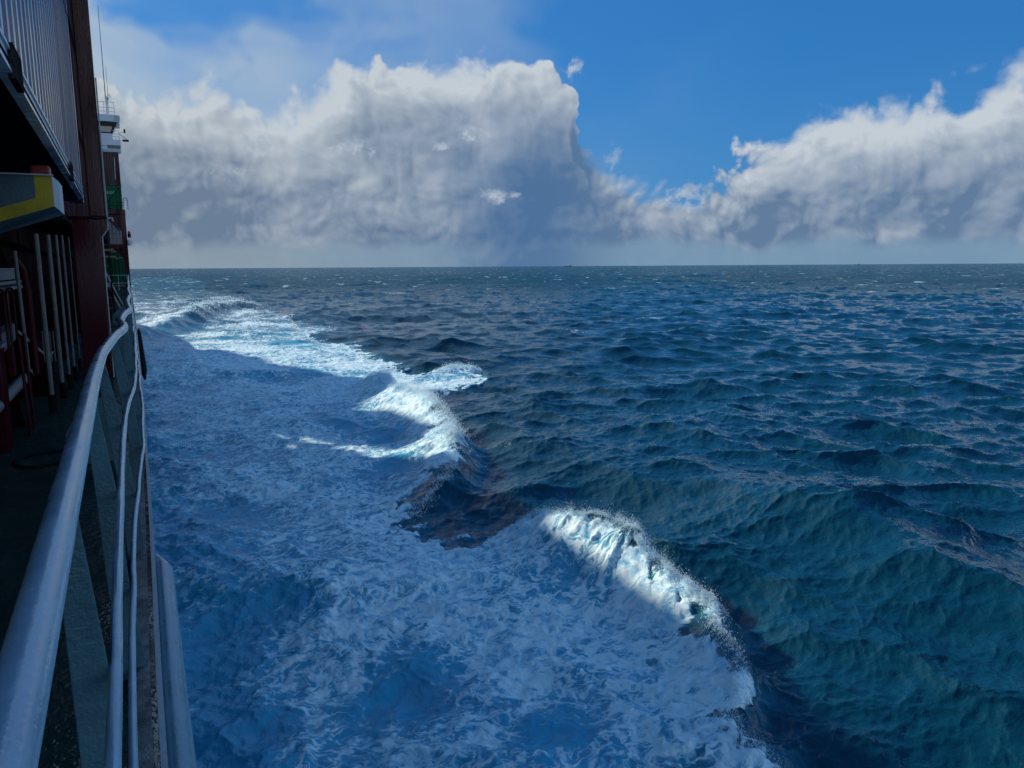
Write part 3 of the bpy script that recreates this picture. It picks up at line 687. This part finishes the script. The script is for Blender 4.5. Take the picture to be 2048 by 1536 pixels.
    # big red post by the walkway, junction boxes, deck pipe, ladder, cover box
    pr = MB().box(-1.16, -.985, 7.72, 8.02, DK, zc(-.66)).build('rack_post', M_RED, ship, bevel=.01)
    MB().box(-1.18, -.965, 7.70, 8.04, zc(-.659), zc(-.63)).build('post_cap', M_STEEL, pr)
    MB().box(-.985, -.93, 8.1, 8.22, zc(-.95), zc(-.71)).build('junction_box', M_RED, ship, bevel=.008)
    dp = MB().tube([(-1.05, 7.2, zc(-1.15)), (-1.02, 10.6, zc(-1.15))], .055, 14).build('deck_pipe', M_STEEL, ship, smooth=True)
    for y in (9.6, 10.05, 10.2): MB().tube([(-1.029, y, zc(-1.15)), (-1.029, y+.06, zc(-1.15))], .085, 14).build('pipe_flange', M_DRED, dp, smooth=True)
    ld = empty('ladder', (-.9, 8.6, DK), ship)
    for y in (8.45, 8.85): MB().tube([(-.90, y, DK), (-.915, y, zc(-.62))], .014, 8).build('ladder_rail', M_RED, ld, smooth=True)
    for z in (-1.42,): MB().tube([(-.90, 8.45, zc(z)), (-.90, 8.85, zc(z))], .012, 8).build('rung', M_RED, ld, smooth=True)
    cb = MB(); cb.prism([(-1.24, DK), (-.91, DK), (-.91, zc(-1.08)), (-1.22, zc(-.72)), (-1.24, zc(-.72))], 'y', 11.0, 11.7); cbo = cb.build('cover_box', M_DRED, ship)
    MB().bar((-.905, 10.99, zc(-1.075)), (-1.222, 10.99, zc(-.705)), .02, .02).build('box_edge', M_PALE, cbo)
    MB().bar((-.902, 11.0, zc(-1.075)), (-.902, 11.7, zc(-1.075)), .015, .015).build('box_edge', M_PALE, cbo)
    # hose loop and oval pad on the deck
    MB().tube(smooth_poly([(-.58, 7.05, DK+.012), (-.75, 6.98, DK+.012), (-.88, 7.12, DK+.012), (-.90, 7.32, DK+.012), (-.80, 7.48, DK+.012), (-.55, 7.56, DK+.012)], 5), .012, 7).build('hose', M_BLACK, ship, smooth=True)
    MB().tube([(-.47, 5.75, DK), (-.47, 5.75, DK+.16), (-.47, 5.75, DK+.19)], [.032, .032, .014], 12).build('deck_stub', M_PLATE, ship, smooth=True)
    # wet cross seams on the deck
    for y in (14.6, 16.1, 18.9, 21.0, 25.0, 31.0, 38.0): MB().box(-1.2, E_(y)-.1, y, y+.05, DK-.01, DK+.012).build('deck_seam', M_DECK, ship)

    # ---- further aft: vent housing, leaning poles, lashing bridge
    v = MB().box(-1.24, -.42, 26.0, 29.5, DK, zc(-.62)).build('vent_housing', M_RED, ship, bevel=.03)
    MB().tube(smooth_poly([(-.9, 25.9, zc(-.60)), (-.6, 25.9, zc(-.50)), (-.38, 25.9, zc(-.66)), (-.30, 25.9, zc(-1.1)), (-.27, 25.9, DK)], 4), .045, 9).build('vent_pipe', M_BLACK, v, smooth=True)
    MB().tube([(-.98, 27.0, zc(.75)), (-.12, 30.5, DK)], .035, 8).build('leaning_pole', M_PALE, ship, smooth=True)
    MB().tube([(-1.02, 34.0, zc(.85)), (-.12, 37.0, DK)], .035, 8).build('leaning_pole', M_PALE, ship, smooth=True)
    MB().tube([(-.42, 15.0, zc(-.75)), (-.28, 17.6, DK)], .022, 8).build('leaning_pole', M_DRED, ship, smooth=True)
    for k, (y, z) in enumerate(((17.0, .73), (17.0, .34), (22.0, .28))):
        MB().tube([(-.62, y, zc(z)), (-.14, y, zc(z+.015)), (-.135, y, zc(z+.015))], .022, 8).build('platform_handle', M_HAND, ship, smooth=True)
    lad = empty('access_ladder', (-.3, 20, DK), ship)
    for x in (-.36, -.25): MB().tube([(x, 20.0, zc(-1.0)), (x-.02, 20.0, zc(.85))], .014, 7).build('ladder_rail', M_DRED, lad, smooth=True)
    for k in range(8): MB().tube([(-.36, 20.0, zc(-.9+.24*k)), (-.25, 20.0, zc(-.9+.24*k))], .009, 6).build('rung', M_STEEL, lad, smooth=True)
    lb = empty('lashing_bridge', (-1.0, 68.0, DK), ship)
    MB().box(.10, .46, 67.2, 68.6, DK, zc(4.1)).build('column', M_RED, lb, bevel=.02)
    MB().box(-2.3, -1.95, 67.2, 68.6, DK, zc(4.1)).build('column', M_RED, lb, bevel=.02)
    MB().box(-2.3, .48, 67.15, 68.65, zc(4.101), zc(4.45)).build('beam', M_RED, lb, bevel=.02)
    MB().box(-1.95, .10, 67.3, 68.5, zc(1.45), zc(1.85)).build('walkway', M_RED, lb, bevel=.02)
    b = MB(); b.prism([(.10, zc(4.1)), (.10, zc(2.9)), (-.1, zc(2.9)), (-.95, zc(3.9)), (-.95, zc(4.1))], 'y', 67.6, 67.75); b.build('knee_bracket', M_RED, lb)
    b = MB(); b.prism([(.10, zc(1.45)), (.10, zc(.6)), (.0, zc(.95)), (-.35, zc(1.3)), (-.6, zc(1.45))], 'y', 67.6, 67.75); b.build('knee_bracket', M_RED, lb)
    for z in (2.25, 2.65, 3.05): MB().tube([(-1.95, 67.25, zc(z)), (.10, 67.25, zc(z))], .022, 6).build('walkway_rail', M_STEEL, lb)
    for k in range(9): MB().tube([(-1.85+.23*k, 67.24, zc(1.85)), (-1.85+.23*k, 67.24, zc(3.1))], .02, 6).build('walkway_rail_post', M_STEEL, lb)
    for k in range(8): MB().tube([(-1.6+.25*k, 67.2, zc(4.45)), (-1.6+.25*k, 67.2, zc(5.0))], .018, 6).build('walkway_rail_post', M_DRED, lb)
    for z in (4.75, 5.0): MB().tube([(-2.0, 67.2, zc(z)), (.42, 67.2, zc(z))], .02, 6).build('walkway_rail', M_DRED, lb)
    MB().tube(smooth_poly([(.40, 67.3, zc(4.45)), (.40, 67.3, zc(5.2)), (.55, 67.3, zc(5.35)), (.68, 67.3, zc(5.2)), (.68, 67.3, zc(4.5))], 4), .025, 7).build('hand_hoop', M_STEEL, lb, smooth=True)
    lm = MB().tube([(.62, 67.4, zc(2.35)), (.62, 67.4, zc(2.65))], .12, 10).build('side_lamp', M_BLACK, lb, smooth=True)
    MB().tube([(.62, 67.4, zc(2.651)), (.62, 67.4, zc(2.85))], [.12, .08], 10).build('lamp_glass', paint('red_lamp_glass', (.5, .03, .02), .2, .1), lm, smooth=True)
    MB().tube([(.60, 67.4, zc(1.75)), (.60, 67.4, zc(1.95)), (.60, 67.4, zc(2.12)), (.60, 67.4, zc(2.2))], [.10, .2, .2, .1], 12).build('white_dome', M_WHITE, lb, smooth=True)
    ar = empty('aft_rail', (-.4, 60, DK), ship)
    for z in (-.46, -1.0): MB().tube([(-1.2, 60.5, zc(z)), (.36, 60.5, zc(z))], .025, 6).build('cross_rail', M_RAIL, ar)
    for x in (-.9, -.35, .2): MB().tube([(x, 60.5, DK), (x, 60.5, zc(-.46))], .025, 6).build('cross_rail_post', M_RAIL, ar)

    # ---- bridge house with its open wing
    br = empty('bridge_house', (-9.0, 104.0, DK), ship)
    MB().box(-17.6, -1.2, 100.6, 112.0, DK, zc(16.2)).build('house_wall', M_WHITE, br)
    MB().box(-19.2, .80, 100.0, 104.0, zc(13.25), zc(14.30)).build('wing_bulwark', M_WHITE, br, bevel=.03)
    MB().box(-19.2, .80, 99.97, 99.999, zc(13.55), zc(13.60)).build('wing_seam', M_STEEL, br)
    MB().box(-.55, .72, 99.955, 99.996, zc(13.33), zc(13.70)).build('wing_vent', M_STEEL, br)
    MB().box(-3.4, .05, 100.02, 104.0, zc(14.302), zc(14.95)).build('wheelhouse_wall', M_WHITE, br, bevel=.02)
    g = MB(); g.prism([(-3.3, zc(14.97)), (-.02, zc(14.97)), (.42, zc(16.18)), (-3.3, zc(16.18))], 'y', 100.35, 103.6)
    g.build('wheelhouse_window', glass_mat(), br)
    fr = MB(); fr.prism([(-.20, zc(14.951)), (.06, zc(14.951)), (.55, zc(16.2)), (.24, zc(16.2))], 'y', 100.1, 100.5); fr.build('window_frame', M_BLACK, br)
    MB().box(-3.4, .0, 100.12, 100.4, zc(14.952), zc(15.10)).build('window_frame', M_BLACK, br)
    MB().box(-3.4, .5, 100.12, 100.4, zc(15.80), zc(16.20)).build('window_frame', M_BLACK, br)
    MB().box(-2.15, -2.0, 100.13, 100.4, zc(15.10), zc(15.80)).build('window_frame', M_BLACK, br)
    rf = MB().box(-18.0, .85, 99.7, 104.5, zc(16.202), zc(16.95)).build('wing_roof', M_WHITE, br, bevel=.04)
    MB().box(.33, .9, 99.66, 99.698, zc(16.30), zc(16.85)).build('sign_board', M_PALE, rf)
    for z in (17.3, 17.7, 18.3): MB().tube([(-4.0, 99.9, zc(z)), (.42, 99.9, zc(z)), (.42, 103.0, zc(z))], .03, 6).build('roof_rail', M_WHITE, rf)
    for x in (-3.0, -2.2, -1.4, -.6, .42): MB().tube([(x, 99.9, zc(16.95)), (x, 99.9, zc(18.3))], .03, 6).build('roof_rail_post', M_WHITE, rf)
    for z in (14.65, 14.95, 15.3): MB().tube([(.0, 100.05, zc(z)), (.70, 100.05, zc(z)), (.70, 103.0, zc(z))], .03, 6).build('wing_rail', M_WHITE, br)
    for x in (.3, .70): MB().tube([(x, 100.05, zc(14.3)), (x, 100.05, zc(15.3))], .03, 6).build('wing_rail_post', M_WHITE, br)
    for z in (15.75, 15.95, 16.15): MB().tube([(.5, 100.0, zc(z)), (.75, 100.0, zc(z))], .02, 6).build('rung', M_STEEL, br)
    ma = MB().tube([(-.28, 100.4, zc(16.95)), (-.28, 100.4, zc(18.5)), (-.28, 100.4, zc(19.0))], [.16, .15, .07], 9).build('antenna_mast', M_WHITE, rf, smooth=True)
    MB().tube([(-.36, 100.4, zc(18.6)), (-.36, 100.4, zc(28.5))], [.05, .022], 7).build('whip_antenna', M_STEEL, br, smooth=True)
    MB().tube([(-.10, 100.4, zc(18.6)), (-.08, 100.4, zc(22.2))], [.03, .015], 6).build('whip_antenna', M_STEEL, br, smooth=True)
    MB().tube(smooth_poly([(-.18, 100.3, zc(18.4)), (-.10, 100.3, zc(19.1)), (.08, 100.3, zc(19.15)), (.12, 100.3, zc(18.85))], 4), .03, 6).build('mast_hook', M_STEEL, br, smooth=True)
    sl = MB().tube([(-1.75, 100.3, zc(16.95)), (-1.75, 100.3, zc(18.9))], [.10, .05], 8).build('lamp_post', M_WHITE, rf, smooth=True)
    MB().tube([(-1.75, 100.3, zc(18.9)), (-1.75, 100.3, zc(19.0)), (-1.75, 100.3, zc(19.3)), (-1.75, 100.3, zc(19.45))], [.08, .16, .16, .08], 10).build('signal_lamp', M_BLACK, br, smooth=True)
    MB().tube([(.75, 100.0, zc(14.95)), (1.55, 100.0, zc(14.3))], .03, 6).build('lamp_arm', M_BLACK, br)
    MB().tube([(.75, 100.0, zc(15.1)), (1.25, 100.0, zc(15.15))], .02, 6).build('lamp_arm', M_BLACK, br)
    MB().box(1.0, 1.65, 99.85, 100.1, zc(14.15), zc(14.36)).build('floodlight', M_BLACK, br, bevel=.04)
    MB().box(1.18, 1.38, 99.85, 100.1, zc(15.1), zc(15.5)).build('floodlight', M_BLACK, br, bevel=.04)
    MB().box(-15, -5, 112.5, 122, DK, zc(12)).build('funnel_casing', M_WHITE, ship)

def glass_mat():
    if 'glass' in _mats: return _mats['glass']
    m, T, out = new_mat('window_glass'); b = T.add('ShaderNodeBsdfPrincipled')
    T.put(b.inputs['Base Color'], (0.02, 0.04, 0.045)); T.put(b.inputs['Roughness'], 0.04); T.put(b.inputs['Specular IOR Level'], 0.9)
    T.put(b.inputs['Coat Weight'], 1.0)
    T.l.new(b.outputs[0], out.inputs[0]); _mats['glass'] = m; return m
build_ship()

# ------------------------------------------------------------------ shipping containers
def corr_strip(a0, a1, pitch, depth):
    """trapezoid corrugation profile along one axis: list of (position, offset inwards)"""
    n = max(2, int(round((a1-a0)/pitch))); p = (a1-a0)/n; out = []
    for k in range(n):
        s = a0+k*p; out += [(s, 0), (s+.30*p, 0), (s+.50*p, depth), (s+.80*p, depth)]
    out.append((a1, 0)); return out

def container(label, x1, y0, z0, mat, length=12.19, height=2.59, group=None, rail_mat=None, detail=True):
    """steel box with corrugated sides and end, frame, corner castings; x1 = outboard face, y0 = end facing the bow"""
    W = 2.44; x0 = x1-W; y1 = y0+length; z1 = z0+height
    t = empty('shipping_container', ((x0+x1)/2, (y0+y1)/2, z0)); tag(t, label, 'container', group)
    fr = .11
    b = MB()
    for xs, sg in ((x1-.012, -1), (x0+.012, 1)):
        P = corr_strip(y0+fr, y1-fr, .278, .050)
        for (a, da), (c, dc) in zip(P[:-1], P[1:]):
            q = [(xs+sg*da, a, z0+.16), (xs+sg*dc, c, z0+.16), (xs+sg*dc, c, z1-.10), (xs+sg*da, a, z1-.10)]
            b.poly(q if sg < 0 else q[::-1])
    for ye, sg in ((y0+.012, 1), (y1-.012, -1)):
        P = corr_strip(x0+fr, x1-fr, .25, .04)
        for (a, da), (c, dc) in zip(P[:-1], P[1:]):
            q = [(a, ye+sg*da, z0+.16), (c, ye+sg*dc, z0+.16), (c, ye+sg*dc, z1-.10), (a, ye+sg*da, z1-.10)]
            b.poly(q if sg > 0 else q[::-1])
    b.poly([(x0+.05, y0+.05, z1-.03), (x1-.05, y0+.05, z1-.03), (x1-.05, y1-.05, z1-.03), (x0+.05, y1-.05, z1-.03)])
    fl = MB(); fl.poly([(x0+.05, y0+.05, z0+.12), (x0+.05, y1-.05, z0+.12), (x1-.05, y1-.05, z0+.12), (x1-.05, y0+.05, z0+.12)]); fl.build('floor_panel', M_BLACK, t)
    b.build('corrugated_wall', mat, t)
    rm = rail_mat or mat
    for x in (x0, x1-fr):
        for y in (y0, y1-fr):
            MB().box(x+.002, x+fr-.002, y+.002, y+fr-.002, z0+.119, z1-.119).build('corner_post', mat, t)
    for x in (x0, x1-.06): MB().box(x+.004, x+.056, y0+fr, y1-fr, z1-.10, z1-.004).build('top_rail', mat, t)
    for x, s in ((x0, 0), (x1-.05, 1)):
        m = MB(); m.box(x, x+.05, y0+.179, y1-.179, z0+.03, z0+.16)
        xo = x-.012 if not s else x+.05
        m.box(xo, xo+.012, y0+.179, y1-.179, z0+.031, z0+.050); m.box(xo, xo+.012, y0+.179, y1-.179, z0+.140, z0+.159)
        m.build('bottom_rail', rm, t)
        if detail and s: MB().box(xo, xo+.004, y0+.18, y1-.18, z0+.085, z0+.100).build('sill_groove', M_BLACK, t)
    for y in (y0, y1-.05):
        MB().box(x0+fr, x1-fr, y+.003, y+.047, z0+.02, z0+.16).build('end_sill', mat, t); MB().box(x0+fr, x1-fr, y+.003, y+.047, z1-.10, z1-.004).build('end_header', mat, t)
    for x in (x0-.003, x1-.159):
        for y in (y0-.003, y1-.175):
            for z in (z0, z1-.118): MB().box(x, x+.162, y, y+.178, z, z+.118).build('corner_casting', mat, t)
    return t

def text_mark(s, size, loc, rot, mat, parent, name='marking'):
    c = bpy.data.curves.new('t', 'FONT'); c.body = s; c.size = size; c.extrude = 0.002
    o = bpy.data.objects.new('t', c); COL.objects.link(o); dg = bpy.context.evaluated_depsgraph_get()
    me = bpy.data.meshes.new_from_object(o.evaluated_get(dg)); bpy.data.objects.remove(o)
    me.transform(Matrix.Translation(loc) @ rot); me.materials.clear()
    return link(name, me, mat, parent)

M_CBLUE = paint('container_blue', (0.040, 0.065, 0.130), 0.16, 0.20, 0.10, 1.6, 0.06, streak=True, spec=0.8)
M_CBLUEL = paint('container_blue_sill', (0.34, 0.44, 0.52), 0.25, 0.3, 0.25, 3.0, 0.15)
M_CMAR = paint('container_maroon', (0.045, 0.016, 0.022), 0.5, 0.2, 0.2, 1.0, 0.15, streak=True, spec=0.0, gloss=0.02)
M_CGRN = paint('container_green', (0.006, 0.095, 0.040), 0.5, 0.2, 0.12, 1.0, 0.15, streak=True, spec=0.15)
M_CGRY = paint('container_grey', (0.30, 0.32, 0.34), 0.5, 0.15, 0.2, 1.0, 0.15, streak=True, spec=0.2)
G0 = 'containers of the deck cargo'
near = container('slate blue corrugated container hanging over the walkway, nearest the camera', -.42, .25, zc(.90), M_CBLUE, rail_mat=M_CBLUEL, group=G0)
for y in (4.55, 9.2):
    MB().box(-.425, -.394, y, y+.36, zc(.91), zc(1.075)).build('fork_pocket', M_BLACK, near)
container('slate blue container stacked directly on the near blue one', -.42, .25, zc(.90)+2.60, M_CBLUE, group=G0)
container('maroon container topmost over the near blue ones', -.42, .25, zc(.90)+5.20, M_CMAR, group=G0)
ROWS = ((13.6, -.75, (M_CMAR, M_CMAR, M_CMAR)), (26.6, -.75, (M_CMAR, M_CGRY, M_CGRN)), (39.6, -.66, (M_CMAR, M_CMAR)), (52.0, -.70, (M_CMAR, M_CGRY, M_CGRN)))  # mostly hidden bays, added to cast the ship's shadow on the sea
NAMES = {M_CMAR: 'maroon', M_CGRY: 'grey', M_CGRN: 'green'}
for k, (y, x, ms) in enumerate(ROWS):
    for j, m in enumerate(ms):
        container('%s container in the %s bay behind the dark red post, %s tier, added for its shadow' % (NAMES[m], ('first', 'second', 'third', 'fourth')[k], ('lowest', 'middle', 'top')[j]), x, y, zc(1.36 if k == 2 else .72)+(2.90 if k == 2 else 2.60)*j, m, height=2.89 if k == 2 else 2.59, group=G0)  # third bay shaped lower so that sun reaches the near crest
FX = .34
g_low = container('dark green container at deck level behind the lashing bridge, far end', FX, 70.0, zc(-1.35), M_CGRN, group=G0)
container('pale grey container behind the lashing bridge walkway, far stack', FX, 70.0, zc(1.26), M_CGRY, group=G0)
g_up = container('bright green container under the maroon one, far stack', FX, 70.0, zc(3.87), M_CGRN, group=G0)
mar = container('maroon container topmost of the far stack, below the white bridge wing', FX, 70.0, zc(6.48), M_CMAR, group=G0)
RT = Matrix.Rotation(math.pi/2, 4, 'X')
# lashing bars crossed over the end of the green container
for nm, (a, b) in (('lashing_rod', ((.20, 69.93, zc(6.35)), (-1.2, 69.93, zc(4.6)))), ('lashing_rod', ((-1.2, 69.90, zc(5.3)), (.25, 69.90, zc(3.95))))):
    MB().tube([a, b], .028, 6).build(nm, M_BLACK, g_up, smooth=True)

text_mark('136350', .30, (-1.02, 70.0, zc(5.85)), RT, M_PALE, g_up)
text_mark('136079', .22, (-.62, 70.0, zc(.75)), RT, M_PALE, g_low)
MB().tube([(.02, 69.93, zc(8.62)), (-.02, 69.93, zc(7.05)), (-.02, 69.93, zc(6.95))], .032, 6).build('stencil_bar', M_PALE, mar)

# ------------------------------------------------------------------ far ships on the horizon
def far_ship(label, d_az, dist, L, hgt, mat, house_at, rot):
    a = YAW+R(d_az); loc = (dist*math.sin(a), dist*math.cos(a), 0.0)
    t = empty('distant_ship', loc); tag(t, label, 'ship', 'far ships on the horizon')
    c, s_ = math.cos(rot), math.sin(rot)
    def put(mb, name):
        mb.v = [(loc[0]+c*x-s_*y, loc[1]+s_*x+c*y, z) for x, y, z in mb.v]; mb.build(name, mat, t)
    b = MB(); b.prism([(-L/2, hgt*.55), (-L/2+L*.03, -1), (L/2-L*.06, -1), (L/2, hgt*.62), (L/2-L*.12, hgt*.5)], 'y', -L*.08, L*.08); put(b, 'hull')
    b = MB(); b.box(house_at*L-L*.06, house_at*L+L*.05, -L*.07, L*.07, hgt*.45, hgt*1.15); put(b, 'deckhouse')
    b = MB(); b.box(house_at*L-L*.03, house_at*L-L*.005, -L*.02, L*.02, hgt*1.15, hgt*1.5); put(b, 'funnel')
    b = MB(); b.tube([(L*.25, 0, hgt*.5), (L*.25, 0, hgt*1.4)], L*.008, 5); put(b, 'mast')
M_FAR = paint('distant_paint', (0.10, 0.16, 0.26), 0.7, 0.1, 0, .1, 0, spec=0.1)
def az_of(px): return math.degrees(math.atan((px-1024)/1539.0/math.cos(PITCH)))
far_ship('small hazy cargo ship on the horizon under the rain cloud', 4.15, 9000.0, 92.0, 15.0, M_FAR, .34, R(-25))
far_ship('tiny dark vessel on the horizon under the right cloud', 24.05, 9000.0, 40.0, 12.0, M_FAR, .0, R(-30))

# ------------------------------------------------------------------ spray thrown up by the breaking crests
def spray(name, label, pl, n, lo, hi, spread, lift, size, seed, throw=(0.4, 0.0)):
    """a cloud of water drops above part lo..hi of a crest line; the drops are one uncountable mass"""
    r = np.random.default_rng(seed); P = np.array(pl); m = len(P)
    t = lo+(hi-lo)*r.random(n); i = np.clip((t*(m-1)).astype(int), 0, m-2); f = t*(m-1)-i
    base = P[i]*(1-f[:, None])+P[i+1]*f[:, None]
    clump = 0.35+0.65*np.abs(np.sin(t*37.0+seed)*np.sin(t*91.0))
    up = r.exponential(1.0, n)*lift*clump*np.sin(np.pi*np.clip((t-lo)/(hi-lo), 0.04, .96))**.5
    x = base[:, 0]+r.normal(0, spread, n)+throw[0]*up; y = base[:, 1]+r.normal(0, spread, n)+throw[1]*up
    rr = np.hypot(x, y); X, Y, Z, _, _ = sea_fields(x, y, rr)
    z = Z+up+r.normal(0, .03, n)
    s = size*(0.45+r.exponential(.55, n)).clip(0, 2.6); s = s*np.exp(-up/(3.0*lift)*0.6)
    # each shred of water: three small crossed facets, open so that the light passes through
    o = np.array([(1, .2, 0), (0, 1, .3), (-1, -.2, 0), (0, -1, -.3), (.8, 0, .8), (0, .7, -.2), (-.8, 0, -.8), (0, -.7, .2), (0, .9, .7), (.5, -.1, 0), (0, -.9, -.7), (-.5, .1, 0)], float)
    fc = np.array([(0, 1, 2, 3), (4, 5, 6, 7), (8, 9, 10, 11)])
    st = np.stack([np.ones(n)+.5*r.random(n), np.ones(n), np.ones(n)+.9*r.random(n)], -1)
    a = r.random(n)*6.28; ca, sa = np.cos(a), np.sin(a)
    v = o[None]*st[:, None]*s[:, None, None]
    vx = v[..., 0]*ca[:, None]-v[..., 1]*sa[:, None]; vy = v[..., 0]*sa[:, None]+v[..., 1]*ca[:, None]
    v = np.stack([vx+X[:, None], vy+Y[:, None], v[..., 2]+z[:, None]], -1).reshape(-1, 3)
    q = (fc[None]+12*np.arange(n)[:, None, None]).reshape(-1, 4)
    ob = link(name, np_mesh(name, v, q, False), M_SPRAY); tag(ob, label, 'spray', kind='stuff'); return ob

def spray_mat():
    m, T, out = new_mat('spray_drops')
    d = T.add('ShaderNodeBsdfDiffuse'); T.put(d.inputs['Color'], (0.82, 0.96, 1.0))
    t = T.add('ShaderNodeBsdfTranslucent'); T.put(t.inputs['Color'], (0.82, 0.96, 1.0))
    x = T.add('ShaderNodeMixShader'); T.put(x.inputs[0], 0.5); T.l.new(d.outputs[0], x.inputs[1]); T.l.new(t.outputs[0], x.inputs[2])
    T.l.new(x.outputs[0], out.inputs[0]); return m
M_SPRAY = spray_mat()
spray('spray', 'white spray along the near sunlit breaking crest', CRESTS[0][0], 42000, .06, .47, .20, .17, .0078, 1)
spray('spray', 'white drops flung off the nearest shaded foam edge', CRESTS[0][0], 9000, .46, .90, .16, .12, .0085, 2)
spray('spray', 'tall white spray over the second sunlit crest', CRESTS[1][0], 34000, .04, .62, .36, .38, .0155, 3)
spray('spray', 'fine spray along the shaded foot of the second crest', CRESTS[1][0], 5000, .58, 1.0, .16, .08, .015, 4)
spray('spray', 'spray on the small sunlit crest beyond the second', CRESTS[2][0], 4000, .1, .95, .4, .2, .026, 5)
spray('spray', 'windblown spray over the far wake crest', CRESTS[3][0], 5000, .5, .98, 1.2, .9, .05, 6)
